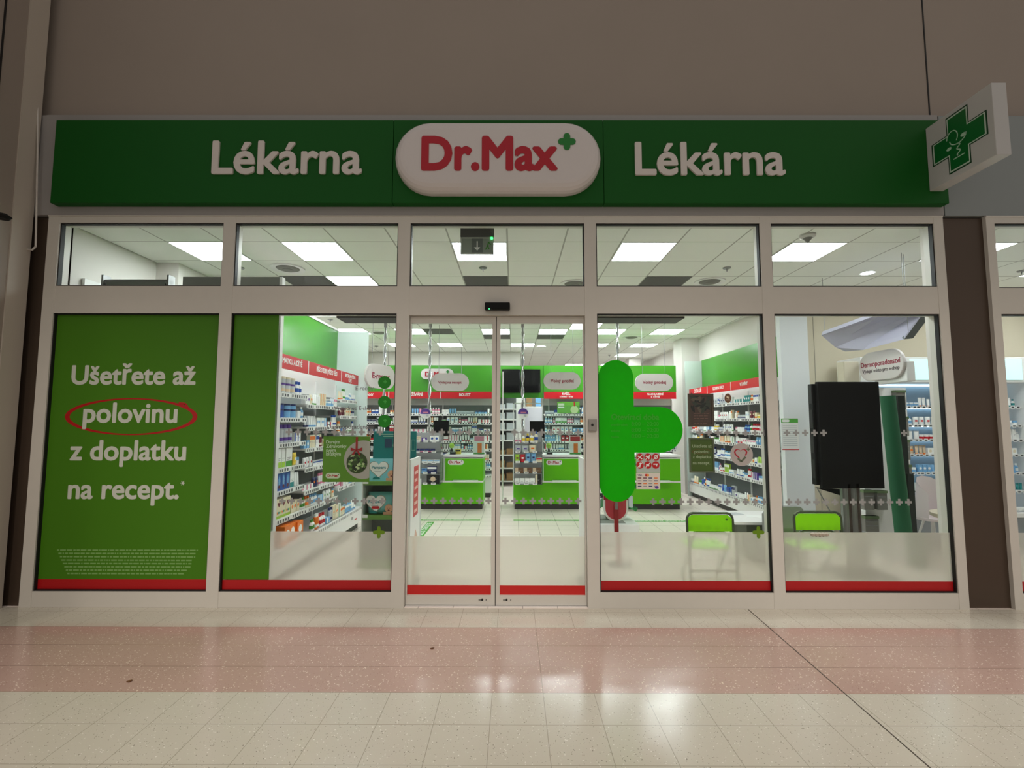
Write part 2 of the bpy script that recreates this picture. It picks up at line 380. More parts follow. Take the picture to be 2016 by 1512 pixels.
# ------------------------------------------------------------------ sliding door leaves
KH=[]
def leaf(n,a,b,inner):
    d=bpy.data.objects.new('door_%d'%n,None); COL.objects.link(d); d.location=((a+b)/2,4.32,0); d['kind']='structure'
    L=d.location
    mb=MB(); mb.box(a,b,4.30,4.34,.012,.092,M_frame); mb.box(a,b,4.30,4.34,2.485,2.545,M_frame)
    w=.034 if inner=='r' else .012; mb.box(b-w,b,4.30,4.34,.092,2.485,M_frame)
    w=.034 if inner=='l' else .012; mb.box(a,a+w,4.30,4.34,.092,2.485,M_frame)
    shift(mb,L).build('door_frame',d)
    a2=a+(.034 if inner=='l' else .012); b2=b-(.034 if inner=='r' else .012)
    mb=MB(); mb.box(a2,b2,4.317,4.323,.092,2.485,M_glass); shift(mb,L).build('door_pane',d)
    kx=b-.13 if inner=='r' else a+.075
    mb=MB(); mb.prism(FRONT(4.30),disc(kx+.02,.055,.010,12),0,.003,M_dark); mb.box(kx-.012,kx+.02,4.297,4.30,.05,.06,M_dark)
    mb.prism(FRONT(4.30),disc(kx+.055,.055,.006,12),0,.002,M_dark); shift(mb,L).build('keyhole',d)
    return a2,b2
DL=leaf(1,-.932,-.155,'r'); DR=leaf(2,-.148,.643,'l')
mb=MB(); mb.box(-.935,.645,4.28,4.37,0,.010,M_chrome); S('trim_15',mb)
mb=MB(); mb.box(-.155,-.148,4.31,4.34,.01,2.545,M_dark); S('trim_16',mb)
# ------------------------------------------------------------------ fascia sign
Y0=4.245; SY=4.165
sg=thing('fascia_sign','long green shop sign board with white lettering across the top of the shopfront','sign',(-.12,SY,3.55))
def sb(a,b): 
    mb=MB(); mb.box(a,b,SY,Y0,3.545,4.325,M_signgreen); shift(mb,sg.location).build('sign_panel',sg,bev=.003)
s0=F(106,300,SY)[0]; s1=F(774,300,SY)[0]; s2=F(1188,300,SY)[0]; s3=F(1862,300,SY)[0]
sb(s0,s1-.002); sb(s1+.002,s2-.002); sb(s2+.002,s3)
for (xa,xb) in ((418,713),(1250,1545)):
    a=F(xa,341,SY)[0]; b=F(xb,341,SY)[0]; z=F(560,342 if xa<900 else 344,SY)[1]
    mb=MB(); text(mb,FRONT(SY),'Lékárna',a,b,z,0,.018,mat('letter_white',(212,204,198),.4),.02,1.0); shift(mb,sg.location).build('lettering',sg)
# capsule
CY=SY
a,zt=F(779,243,4.10); b,zb=F(1184,380,4.10)
cap=thing('capsule_sign','white rounded capsule sign with red lettering and small green plus on the green board','sign',((a+b)/2,SY,zb))
mb=MB()
prev=None
for k,(ins,dep) in enumerate(((0,0),(0,.05),(.01,.085),(.03,.11),(.06,.125),(.09,.13))):
    cur=[FRONT(SY).P(x,z,dep) for x,z in caps(a+ins,b-ins,zb+ins,zt-ins,14)]
    if prev:
        n=len(cur); mb.add(prev+cur,[(i,(i+1)%n,n+(i+1)%n,n+i) for i in range(n)],M_signwhite,True)
    prev=cur
mb.add(prev,[tuple(range(len(prev)))],M_signwhite)
shift(mb,cap.location).build('capsule_body',cap)
fr=FRONT(SY-.13)
a1=F(829,333,SY-.13)[0]; b1=F(1098,333,SY-.13)[0]; z1=F(960,333,SY-.13)[1]
mb=MB(); text(mb,fr,'Dr.Max',a1,b1,z1,0,.006,mat('logo_red',(176,8,34),.4),.036,1.08); shift(mb,cap.location).build('lettering',cap)
px_,pz_=F(1116,279,SY-.13); mb=MB(); mb.prism(fr,plus(px_,pz_,.155,.38,1),0,.006,mat('logo_green',(20,120,40),.4)); shift(mb,cap.location).build('plus_mark',cap)
# blade sign with pharmacy cross
XB=F(1825,300,4.165)[0]
z0b=F(1831,377,4.165)[1]; z1b=F(1824,254,4.165)[1]
yN=4.165-.60
bl=thing('pharmacy_cross_sign','square white blade sign with green cross and snake bowl emblem beside the fascia','sign',(XB+.06,4.165,z0b))
mb=MB(); mb.box(XB,XB+.115,yN,4.165,z0b,z1b,mat('blade_white',(190,188,186),.4)); shift(mb,bl.location).build('sign_box',bl,bev=.004)
fl=Fr((XB,4.165,0),(0,-1,0),(0,0,1),(-1,0,0))
cx=.30; cz=(z0b+z1b)/2+.005
mb=MB()
mb.prism(fl,plus(cx,cz,.50,.40),0,.0015,mat('cross_dark',(8,60,30),.4)); mb.prism(fl,plus(cx,cz,.475,.385),.0015,.002,mat('cross_line',(190,205,190),.5))
mb.prism(fl,plus(cx,cz,.45,.365),.002,.0025,mat('cross_green',(10,100,40),.4)); shift(mb,bl.location).build('cross_print',bl)
me_=mat('emblem_line',(175,205,180),.5)
def curve(mb,fr,pts,w,m,d0=.0025,d1=.0035):
    for (x0,y0),(x1,y1) in zip(pts,pts[1:]):
        dx,dy=x1-x0,y1-y0; l=math.hypot(dx,dy) or 1; nx,ny=-dy/l*w/2,dx/l*w/2
        mb.prism(fr,[(x0-nx,y0-ny),(x1-nx,y1-ny),(x1+nx,y1+ny),(x0+nx,y0+ny)],d0,d1,m)
mb=MB()
curve(mb,fl,[(cx+.075*math.cos(t),cz+.03-.055*math.sin(t)) for t in [PI*i/10 for i in range(11)]],.008,me_)
curve(mb,fl,[(cx+.016*math.sin(i*1.0),cz-.025-.0085*i) for i in range(13)],.009,me_)
curve(mb,fl,[(cx-.05,cz-.14),(cx+.05,cz-.14)],.008,me_)
curve(mb,fl,[(cx-.05+.05*math.cos(PI*i/8)*1.0,cz+.05+.06*math.sin(PI*i/8)) for i in range(-2,9)],.007,me_)
mb.prism(fl,disc(cx+.05,cz+.02,.016,10,1.6),.0025,.0035,me_); mb.prism(fl,disc(cx-.085,cz-.03,.014,10,1.7),.0025,.0035,me_)
shift(mb,bl.location).build('emblem',bl)
# door sensor, key switch, cord, dark lamp
x0,z0=F(955,612,4.25); x1,z1=F(1004,598,4.25)
t=thing('door_sensor','black motion sensor box on the frame above the sliding doors','sensor',((x0+x1)/2,4.25,z0))
mb=MB(); mb.box(x0,x1,4.19,4.253,z0,z1,M_black); shift(mb,t.location).build('housing',t,bev=.008)
mb=MB(); mb.cyl((x0+.04,4.192,z0+.004),(x0+.04,4.187,z0+.004),.005,.005,M_led,8); shift(mb,t.location).build('indicator_light',t)
x0,z0=F(1158,848,4.25); x1,z1=F(1174,825,4.25)
t=thing('key_switch','small grey key switch box on the post right of the doors','switch',((x0+x1)/2,4.25,z0))
mb=MB(); mb.box(x0,x1,4.215,4.25,z0,z1,mat('switch_grey',(150,146,140),.4,.3)); shift(mb,t.location).build('box',t,bev=.003)
mb=MB(); mb.cyl(((x0+x1)/2-.005,4.216,(z0+z1)/2),((x0+x1)/2-.005,4.211,(z0+z1)/2),.011,.011,M_dark,10); shift(mb,t.location).build('key_slot',t)
pts=[F(72,y,4.2)+() for y in (200,300,400,488)]
P3=[(x,4.2,z) for x,z in [F(74,180,4.2),F(74,300,4.2),F(72,400,4.2),F(70,486,4.2)]]; ex=F(63,492,4.2); ey=F(46,489,4.2)
mb=MB(); mb.tube(P3+[(ex[0],4.2,ex[1]),(ey[0],4.21,ey[1])],.0075,mat('cord_white',(205,198,190),.5)); o=mb.build('wall_cable'); tag(o,'thin white cord hanging beside the left column, hooked at its lower end','cord')
c=F(2,425,3.55); mb=MB(); mb.lathe(c[0],3.56,[(0,c[1]-.02),(.04,c[1]-.02),(.055,c[1]),(.03,c[1]+.02),(0,c[1]+.02)],M_black); o=mb.build('dark_knob'); tag(o,'small dark round fitting on the column at the left edge','fitting')
# ------------------------------------------------------------------ window films and stickers
GY=4.2895
def quad(fr,a0,a1,b0,b1,m): return MB().add([fr.P(a0,b0),fr.P(a1,b0),fr.P(a1,b1),fr.P(a0,b1)],[(0,1,2,3)],m)
def film(name,label,cat,parts,Y=GY,group=None):
    """parts: list of (childname, fn(mb)); first item may be the carrier"""
    t=thing(name,label,cat,(0,Y,0),0,group)
    for nm,fn in parts:
        mb=MB(); fn(mb); shift(mb,(0,Y,0)).build(nm,t)
    return t
G=FRONT(GY)
def fpt(x,y,Y=GY): return F(x,y,Y)
M_lt=mat('film_white_text',(205,208,196),.5)
rb=random.Random(3)
def w1sheet(mb): mb.rect(G,-4.126,-2.647,.225,2.554,0,.001,M_filmgreen)
def w1red(mb): mb.rect(G,-4.126,-2.647,.142,.225,0,.001,M_redfilm)
def w1t(s,xa,xb,yb):
    def fn(mb):
        a,z=fpt(xa,yb); b,_=fpt(xb,yb); text(mb,G,s,a,b,z,.001,.0025,M_lt,.026,1.0)
    return fn
W1T=[('text_line',w1t(*q)) for q in (('Ušetřete až',140,385,756),('polovinu',163,349,831),('z doplatku',137,366,905),('na recept.',133,352,981))]
def w1star(mb):
    x,z=fpt(360,951)
    for k in range(3):
        a=k*PI/3; mb.prism(G,[(x+.022*math.cos(a+.15),z+.022*math.sin(a+.15)),(x+.022*math.cos(a-.15),z+.022*math.sin(a-.15)),(x-.022*math.cos(a+.15),z-.022*math.sin(a+.15)),(x-.022*math.cos(a-.15),z-.022*math.sin(a-.15))],.001,.0025+k*.0002,M_lt)
def oval(mb,cx,cz,rx,rz,m,G=G,d=.002):
    n=48; P=[]; Q=[]
    for i in range(n):
        a=2*PI*i/n; w=.012+.022*abs(math.cos(a))**1.5*(rx/.57)
        w*=rx/.57 if rx<.3 else 1
        P.append((cx+rx*math.cos(a),cz+rz*math.sin(a))); Q.append((cx+(rx-w*1.2)*math.cos(a),cz+(rz-w*.9)*math.sin(a)))
    ring(mb,G,P,Q,.001,d,m)
def w1oval(mb):
    a,z=fpt(128,820); b,_=fpt(389,820); oval(mb,(a+b)/2,z,(b-a)/2,.165,M_redfilm)
    x,z=fpt(352,794); x2,z2=fpt(372,806); curve(mb,G,[(x,z),(x+.06,z-.005),(x2,z2)],.02,M_redfilm,.001,.0022)
def w1small(mb):
    for r in range(8):
        z=fpt(240,1083+r*6.6)[1]; ind=.015*r+.03; x=-4.03+ind+.02; 
        while x<-2.72-ind:
            w=rb.choice((.012,.02,.028,.036,.05)); mb.rect(G,x,min(x+w,-2.70-ind),z-.006,z+.006,.001,.0014,mat('fine_print',(120,165,90),.6)); x+=w+.008
film('window_poster','olive green window poster with four white text lines and a red ring at far left','poster',[('sheet',w1sheet),('red_band',w1red)]+W1T+[('asterisk',w1star),('red_ring',w1oval),('fine_print',w1small)])
xg=fpt(548,900)[0]
film('window_film','plain olive green film on the left part of the second window','film',[('sheet',lambda mb:mb.rect(G,-2.521,(fpt(549,616)[0]+fpt(530,1140)[0])/2,.225,2.554,0,.001,M_filmgreen))])
xg=(fpt(549,616)[0]+fpt(530,1140)[0])/2
wins=[('second window from the left',xg,-1.054,.142,GY),('fourth bay, right of the doors',.761,2.231,.142,GY),('rightmost bay before the bronze pier',2.349,3.811,.142,GY),('next shop bay beyond the bronze pier',4.379,7.49,.142,GY)]
for nm,a,b,z,Y in wins:
    zt=.635
    zr=.222
    a_=-2.521 if a==xg else a
    tag(quad(FRONT(Y),a,b,zr,zt,M_frost).build('frosted_film'),'frosted privacy film on the '+nm,'film')
    tag(MB().rect(FRONT(Y),a_,b,z,zr,0,.001,M_redfilm).build('red_film_strip'),'dark red film strip along the bottom of the '+nm,'film')
DY=4.3165
for nm,(a,b) in (('left',DL),('right',DR)):
    tag(quad(FRONT(DY),a,b,.172,.59,M_frost).build('frosted_film'),'frosted privacy film on the %s sliding door leaf'%nm,'film')
    tag(MB().rect(FRONT(DY),a,b,.093,.172,0,.001,mat('red_film_bright',(198,26,22),.4)).build('red_film_strip'),'red film strip along the bottom of the %s sliding door leaf'%nm,'film')
# grey plus stickers in two rows
pl=MB(); pl.prism(FRONT(0),plus(0,0,.058,.34),0,.001,M_fg); PLM=pl.data('plus_sticker')
def stickers(where,row,xs,z,Y):
    for k,x in enumerate(xs):
        o=bpy.data.objects.new('plus_sticker',PLM); COL.objects.link(o); o.location=(x,Y,z)
        tag(o,'grey plus sticker, %s from left in the %s row on the %s'%(ORD[k],row,where),'sticker','grey plus stickers, %s row, %s'%(row,where))
zU=fpt(880,851)[1]; zLo=fpt(880,987)[1]
def xs_(x0,x1,y,Y,step=17.9):
    r=[]; x=x0
    while x<=x1: r.append(F(x,y,Y)[0]); x+=step
    return r
for row,z,y in (('upper',zU,851),('lower',zLo,987)):
    stickers('left sliding door',row,xs_(836.5 if y==987 else 852,962,y,DY),z,DY)
    stickers('right sliding door',row,xs_(995 if y==987 else 1013,1142,y,DY),z,DY)
    stickers('second window',row,xs_(566+3 if y<900 else 556,765,y,GY),z,GY)
    stickers('fourth bay window',row,xs_(1377 if y<900 else 1286,1505,y,GY,18.2),z,GY)
    stickers('fifth bay window',row,xs_(1549 if y<900 else 1553,1622 if y<900 else 1790,y,GY,18.1),z,GY)
stickers('fifth bay window','upper',[F(1780,851,GY)[0]],zU,GY)
# bright green big cross on the fourth window
a=.761
tx=fpt(1247,760)[0]; rx_=fpt(1344,842)[0]; zt=fpt(1215,709)[1]; zb=fpt(1215,988)[1]; zu=fpt(1290,801)[1]; zl=fpt(1290,891)[1]
# arms are round ended
cxv=fpt(1213,800)[0]; rv=tx-cxv; ra=(zu-zl)/2; zc=(zu+zl)/2
pts=[]
n=16
import bisect
topc=zt-rv; botc=zb+rv
def clipx(x): return max(x,a)
P=[]
for i in range(n+1):
    t=-PI/2+PI*i/n*.5*2; 
P=[(a,botc-math.sqrt(max(0,rv*rv-(a-cxv)**2)))]+[(cxv+rv*math.cos(-PI+PI/2*i/n),botc+rv*math.sin(-PI+PI/2*i/n)) for i in range(1,n) if cxv+rv*math.cos(-PI+PI/2*i/n)>a]
for i in range(n+1):
    t=-PI/2+(PI/2)*i/n; x=cxv+rv*math.cos(t)
    P.append((x,botc+rv*math.sin(t)))
P.append((tx,zl))
for i in range(n+1):
    t=-PI/2+PI*i/n; P.append((rx_-ra+ra*math.cos(t),zc+ra*math.sin(t)))
P.append((tx,zu))
for i in range(n+1):
    t=(PI/2)*i/n; P.append((cxv+rv*math.cos(t),topc+rv*math.sin(t)))
for i in range(1,n+1):
    t=PI/2+(PI/2)*i/n; x=cxv+rv*math.cos(t)
    if x<=a: break
    P.append((x,topc+rv*math.sin(t)))
P.append((a,topc+math.sqrt(max(0,rv*rv-(a-cxv)**2))))
M_ct=mat('faint_hours_print',(84,214,60),.5,trans=.5)
def hours_(mb):
    x0,z=fpt(1203,826); x1,_=fpt(1298,826); text(mb,G,'Otevírací doba',x0,x1,z,.001,.002,M_ct,.03)
def hline(s,xa,xb,yb):
    def fn(mb):
        x0,z=fpt(xa,yb); x1,_=fpt(xb,yb); text(mb,G,s,x0,x1,z,.001,.002,M_ct,.012)
    return ('hours_line',fn)
HL=[hline(*q[:4]) for q in (('pondělí–pátek',1203,1236,838,1),('8:00 – 20:00',1243,1297,838,1),('sobota',1203,1220,850,1),('8:00 – 20:00',1243,1297,850,1),('neděle',1203,1219,862,1),('8:00 – 20:00',1243,1297,862,1))]
film('cross_decal','big bright green cross decal with rounded arms on the window right of the doors','decal',[('cross_sheet',lambda mb:mb.prism(G,P,0,.001,M_crossgreen)),('opening_hours',hours_)]+HL)
# three green discs with captions
for s,w,yc,xa,xb,mm in (('E-recept','top',753,700,737,None),('Vyzvednutí E-shopu','middle',792,658,739,None),('Dermoporadenství','bottom',829,644,737,None)):
    x,z=fpt(757,yc); 
    def dd(mb,x=x,z=z): mb.prism(G,disc(x,z,.0575,32),0,.001,mat('disc_green',(24,140,24),.4,trans=.2))
    def cc(mb,s=s,xa=xa,xb=xb,yc=yc):
        a0,zz=fpt(xa,yc+15); b0,_=fpt(xb,yc+15); text(mb,G,s,a0,b0,zz,0,.001,mat('caption_grey',(110,108,108),.6),.012)
    def pp(mb,x=x,z=z): mb.prism(G,plus(x+.006,z+.006,.03,.4),.001,.002,mat('disc_mark',(60,165,60),.5))
    film('round_sticker','green round sticker with a grey caption, %s of three beside the door post'%w,'sticker',[('disc',dd),('disc_mark',pp),('caption',cc)])
for (xx,yy,w) in ((746,1048,'left of the doors'),(1493,1048,'right of the first green chair')):
    x,z=fpt(xx,yy); tag(MB().prism(G,plus(x,z,.105,.3,1),.001,.002,mat('plus_olive',(112,150,20),.5,trans=.2)).build('green_plus_sticker'),'olive green plus sticker on the frosted film edge, '+w,'sticker')
# prohibition signs and card logos
M_sg=mat('stop_red',(190,22,24),.4)
names=['roller skate','dog','camera','ice cream','smoking','weapon']
for k,nm in enumerate(names):
    x,z=fpt((1260,1275.5,1291)[k%3],(900,915.5)[k//3])
    def g1(mb,x=x,z=z): mb.prism(G,disc(x,z,.0325,24),0,.001,M_sg)
    def g2(mb,x=x,z=z,k=k):
        if k!=5: curve(mb,G,[(x-.022,z-.022),(x+.022,z+.022)],.006,M_white,.001,.0016)
        if k==0: curve(mb,G,[(x-.02,z+.01),(x,z-.004),(x+.018,z-.016)],.009,M_white,.001,.002)
        elif k==1: curve(mb,G,[(x-.018,z+.008),(x+.012,z-.004)],.013,M_white,.001,.002); curve(mb,G,[(x+.008,z-.018),(x+.014,z+.016)],.008,M_white,.001,.0022)
        elif k==2: ring(mb,G,disc(x,z,.018,12),disc(x,z,.010,12),.001,.002,M_white)
        elif k==3: curve(mb,G,[(x-.004,z-.02),(x+.002,z+.002)],.01,M_white,.001,.002); mb.prism(G,disc(x+.003,z+.012,.009,10),.001,.0022,M_white)
        elif k==4: mb.rect(G,x-.016,x+.012,z-.012,z+.008,.001,.002,M_white)
        else: mb.rect(G,x-.022,x+.02,z+.002,z+.012,.001,.002,M_white); mb.rect(G,x+.002,x+.012,z-.012,z+.004,.001,.0022,M_white)
    film('prohibition_sticker','red round prohibition sticker with a white %s pictogram under the green cross'%nm,'sticker',[('disc',g1),('pictogram',g2)])
x0,z0=fpt(1253,963); x1,z1=fpt(1299,931)
def c1(mb): mb.rect(G,x0,x1,z0,z1,0,.001,mat('card_sheet',(226,218,206),.5))
def c2(mb):
    text(mb,G,'VISA',x0+.012,x0+.052,z1-.026,.001,.002,mat('visa_blue',(50,55,110),.5),.03)
    cx_=x0+.095; cz_=z1-.02; mb.prism(G,disc(cx_-.008,cz_,.011,16),.001,.0015,mat('mc_red',(200,30,30),.5)); mb.prism(G,disc(cx_+.008,cz_,.011,16),.0015,.002,mat('mc_orange',(235,150,40),.5))
    r=random.Random(5)
    for row in range(4):
        zz=z1-.045-row*.024
        for q in range(4):
            xx=x0+.012+q*.048; mb.rect(G,xx,xx+.032,zz-.004,zz+.004,.001,.0018,mat('print_'+r.choice(('navy','grey','maroon','orange')),(90,90,90)) if 0 else pm(r.choice(('navy','grey','maroon','orange'))))
    mb.prism(G,disc(x1-.03,z0+.016,.013,12,1.3),.0018,.0026,pm('purple'))
film('card_logo_sheet','white sheet of payment card logos stuck below the prohibition stickers','sticker',[('sheet',c1),('logos',c2)])
def b0(mb):
    x,z=fpt(1272,918); q0=fpt(1253,931); q1=fpt(1299,892); mb.rect(G,q0[0],q1[0],q0[1]+.002,q1[1],-.002,-.001,mat('clear_backing',(196,200,194),.4))
film('sticker_backing','pale backing sheet behind the six red prohibition stickers','sticker',[('sheet',b0)])
# heart sticker
hx,hz=fpt(1460,895)
def h1(mb): mb.prism(G,disc(hx,hz,.1,40),0,.001,mat('sticker_grey',(176,168,164),.5))
def h2(mb):
    P_=heart(hx-.008,hz+.006,.125); Q_=heart(hx-.008,hz+.008,.098); n=len(P_)
    for i in range(n):
        j=(i+1)%n
        if 9<=i<=16: continue
        mb.prism(G,[P_[i],P_[j],Q_[j],Q_[i]],.001,.002,mat('heart_red',(170,20,44),.5))
def h3(mb): curve(mb,G,[(hx-.035,hz-.032),(hx-.006,hz-.062),(hx+.034,hz-.02)],.017,mat('tick_olive',(96,104,84),.5),.001,.0022)
def h4(mb): mb.prism(G,plus(hx+.06,hz+.047,.032,.36),.001,.002,mat('tick_olive',(96,104,84),.5))
film('heart_sticker','grey round window sticker with an open red heart and a green tick','sticker',[('disc',h1),('heart_outline',h2),('tick',h3),('plus_mark',h4)])
gx,gz=fpt(1433,784)
film('brown_tag_sticker','small brown oval sticker with pale pictogram beside the dark framed poster','sticker',[('oval',lambda mb:mb.prism(G,disc(gx,gz,.042,24,.72),0,.001,pm('brown'))),('pictogram',lambda mb:(mb.rect(G,gx-.012,gx-.002,gz,gz+.02,.001,.002,pm('cream')),mb.rect(G,gx+.002,gx+.013,gz-.004,gz+.014,.001,.002,pm('cream')),mb.rect(G,gx-.018,gx+.018,gz-.018,gz-.012,.001,.002,pm('beige'))))])
# framed posters hung just inside the glass
IY=4.33
def framed(name,label,x0,y0,x1,y1,framem,sheetm,extra,Y=IY,w=.02):
    a,z1=F(x0,y0,Y); b,z0=F(x1,y1,Y)
    t=thing(name,label,'poster',((a+b)/2,Y,z0)); fr=FRONT(Y)
    mb=MB()
    for r in ((a,b,z1-w,z1),(a,b,z0,z0+w),(a,a+w,z0+w,z1-w),(b-w,b,z0+w,z1-w)): mb.box(r[0],r[1],Y-.008,Y+.008,r[2],r[3],framem)
    shift(mb,t.location).build('frame',t)
    mb=MB(); mb.box(a+w,b-w,Y,Y+.004,z0+w,z1-w,sheetm); shift(mb,t.location).build('sheet',t)
    for nm,fn in extra:
        mb=MB(); fn(mb,fr,a,b,z0,z1); shift(mb,t.location).build(nm,t)
M_pf=mat('poster_frame_brown',(86,68,58),.4)
def leaves(mb,fr,a,b,z0,z1):
    r=random.Random(11)
    for k in range(26):
        x=a+.04+r.random()*(b-a-.08); z=z0+(z1-z0)*(.5+.45*r.random()); an=r.random()*PI; L=.03+.02*r.random()
        c,s=math.cos(an),math.sin(an)
        mb.prism(fr,[(x+L*u*c-L*.35*v*s,z+L*u*s+L*.35*v*c) for u,v in ((-1,0),(-.3,-1),(.6,-.6),(1,0),(.4,.8),(-.5,.8))],.0002+k*.0001,.0008+k*.0001,mat(r.choice(('leaf_a','leaf_b','leaf_c')),{'leaf_a':(70,72,62),'leaf_b':(96,84,74),'leaf_c':(50,48,46)}.get('leaf_a'),.5) if 0 else (LFA,LFB,LFC)[r.randrange(3)])
LFA=mat('leaf_a',(66,68,60),.5); LFB=mat('leaf_b',(104,88,76),.5); LFC=mat('leaf_c',(44,42,42),.5)
def dimtext(mb,fr,a,b,z0,z1):
    r=random.Random(4); m=mat('dim_print',(128,92,84),.5)
    for k in range(5):
        z=z0+(z1-z0)*(.1+.075*k); x=a+.05
        while x<b-.06: w=r.choice((.015,.025,.035)); mb.rect(fr,x,x+w,z-.003,z+.003,.0001,.001,m); x+=w+.008
framed('framed_poster','dark brown framed poster with leaf picture hung inside the fourth window',1354,775,1406,840,M_pf,mat('poster_dark',(84,62,58),.5),[('leaf_picture',leaves),('caption',dimtext)])
M_ol=mat('poster_olive',(78,96,32),.5); M_pt=mat('poster_pale_text',(176,182,150),.5)
def ptx(s,xa,xb,yb):
    def fn(mb,fr,a,b,z0,z1):
        p,z=F(xa,yb,IY); q,_=F(xb,yb,IY); text(mb,fr,s,p,q,z,.0001,.0015,M_pt,.02)
    return ('text_line',fn)
PTL=[ptx(*q) for q in (('Ušetřete až',1363,1401,881),('polovinu',1367,1396,892),('z doplatku',1364,1399,902),('na recept.',1364,1398,914))]
def povl(mb,fr,a,b,z0,z1):
    c=F(1381.5,889,IY); oval(mb,c[0],c[1],.085,.022,mat('ring_dark_red',(140,50,30),.5),fr,.0016)
framed('discount_poster','small olive green framed poster with four pale text lines under the brown poster',1356,862,1407,930,mat('frame_olive',(104,106,84),.4),M_ol,PTL+[('red_ring',povl)],w=.012)
# green bauble poster
PY=4.34
a,z1=F(637,859,PY); b,z0=F(727,949,PY)
t=thing('bauble_poster','green poster with a hanging bauble on a red ribbon and white text, inside second window','poster',((a+b)/2,PY,z0)); fr=FRONT(PY)
def ad(nm,fn):
    mb=MB(); fn(mb); shift(mb,t.location).build(nm,t)
ad('sheet',lambda mb:mb.rect(fr,a,b,z0,z1,-.004,0,mat('poster_green',(92,138,30),.5,noise=.12,nscale=9)))
def q(x,y): return F(x,y,PY)
bx,bz=q(703,911)
def circ(mb):
    c=q(715,905); R=.172; P_=[(c[0]+R*math.cos(2*PI*i/48),c[1]+R*math.sin(2*PI*i/48)) for i in range(48)]
    mb.prism(fr,[(min(x,b-.001),z) for x,z in P_],.0002,.001,mat('poster_circle',(178,168,162),.5))
ad('grey_circle',circ)
def baub(mb):
    mb.prism(fr,disc(bx,bz,.093,32),.001,.004,mat('bauble_dark',(58,74,34),.4))
    r=random.Random(8)
    for k in range(46):
        an=r.random()*2*PI; rr=.08*math.sqrt(r.random()); x=bx+rr*math.cos(an); z=bz+rr*math.sin(an)
        mb.prism(fr,[(x+.013*math.cos(an+i*PI/2+.4)*(1+.4*r.random()),z+.013*math.sin(an+i*PI/2+.4)) for i in range(4)],.004+k*.0001,.0045+k*.0001,(BA,BB,BC)[r.randrange(3)])
BA=mat('bauble_pale',(188,204,150),.4); BB=mat('bauble_green',(90,130,56),.4); BC=mat('bauble_black',(30,38,22),.4)
ad('bauble_picture',baub)
M_rib=mat('ribbon_red',(160,22,30),.4)
def rib(mb):
    x,zt_=q(703,860); mb.rect(fr,x-.009,x+.009,bz+.10,zt_,.004,.006,M_rib); z=bz+.115
    for s in (-1,1):
        mb.prism(fr,[(x,z),(x+s*.052,z+.022),(x+s*.05,z-.008)],.009,.011,M_rib); mb.prism(fr,[(x,z),(x+s*.014,z-.004),(x+s*.042,z-.045),(x+s*.024,z-.05)],.0112,.012,M_rib)
ad('ribbon_picture',rib)
for s,xa,xb,yb in (('Darujte',642,669,873),('Zdravonky',642,682,881.5),('svým',642,661,889.5),('blízkým',642,671,897)):
    def wt(mb):
        p,z=q(xa,yb); r_,_=q(xb,yb); text(mb,fr,s,p,r_,z,.0002,.0015,mat('poster_white',(205,215,190),.5),.02)
    ad('text_line',wt)
def lg(mb):
    x0_,z0_=q(641,942); x1_,z1_=q(670,931); mb.prism(fr,caps(x0_,x1_,z0_,z1_),.0002,.001,mat('poster_white',(205,215,190),.5))
    text(mb,fr,'Dr.Max',x0_+.017,x1_-.022,z0_+.015,.001,.002,mat('logo_red',(176,8,34),.4),.04); mb.prism(fr,plus(x1_-.016,z1_-.016,.011,.36),.001,.002,M_dark)
ad('logo',lg)
# ================================================================== INSIDE THE SHOP
GX0=-.662; GY0=4.934
def node(i,n): return GX0+.6*i, GY0+.6*n
def placed(name,label,cat,x,y,z,fn_list,rot=0,group=None):
    """build parts in the thing's own space, front towards -Y"""
    t=thing(name,label,cat,(x,y,z),rot,group)
    for nm,fn in fn_list:
        mb=MB(); fn(mb); mb.build(nm,t)
    return t
# ceiling light panels
def cpanel(i,n,label,group=None):
    x,y=node(i,n)
    def fr_(mb):
        for r in ((0,.59,0,.012),(0,.59,.578,.59),(0,.012,.012,.578),(.578,.59,.012,.578)): mb.box(r[0]-.295,r[1]-.295,r[2]-.295,r[3]-.295,-.006,-.0005,M_white)
    placed('ceiling_light',label,'ceiling light',x+.3,y+.3,CZ,[('frame',fr_),('diffuser',lambda mb:mb.box(-.283,.283,-.283,.283,-.004,-.001,M_panel))],0,group)
front=['leftmost window','second window','middle bay above the doors','fourth window','fifth window','far right bay']
for k,i in enumerate((-5,-3,0,3,6,9)): cpanel(i,0,'square front row ceiling light, seen through top pane of '+front[k])
cpanel(-3,2,'square ceiling light panel beside the grey ceiling tile in the second top pane')
rest=[(-5,8),(-3,8),(0,8),(2,8),(4,8),(6,8),(3,7),(5,6),(-4,11),(-2,11),(1,11),(4,11),(6,11),(6,14),(-5,5),(12,1),(14,0)]
for i,n in rest: cpanel(i,n,'square ceiling light, %s row, %s'%({0:'front',1:'second',2:'third',3:'fourth',5:'sixth',6:'seventh',7:'eighth',8:'ninth',11:'twelfth',14:'last'}[n],{-5:'by left wall',-4:'second from left',-3:'left of doors',-2:'above left counter',0:'behind door middle',1:'above middle counter',2:'right of the door middle',3:'above the right door leaf',4:'above the green cross',5:'right of the green cross',6:'at the right wall',8:'niche left',9:'in the niche',12:'far in niche',14:'rightmost niche one'}[i]))
for i,n in ((6,18),(4,18)): cpanel(i,n,'distant square ceiling light panel in the storeroom, %s one'%('right' if i==6 else 'left'))
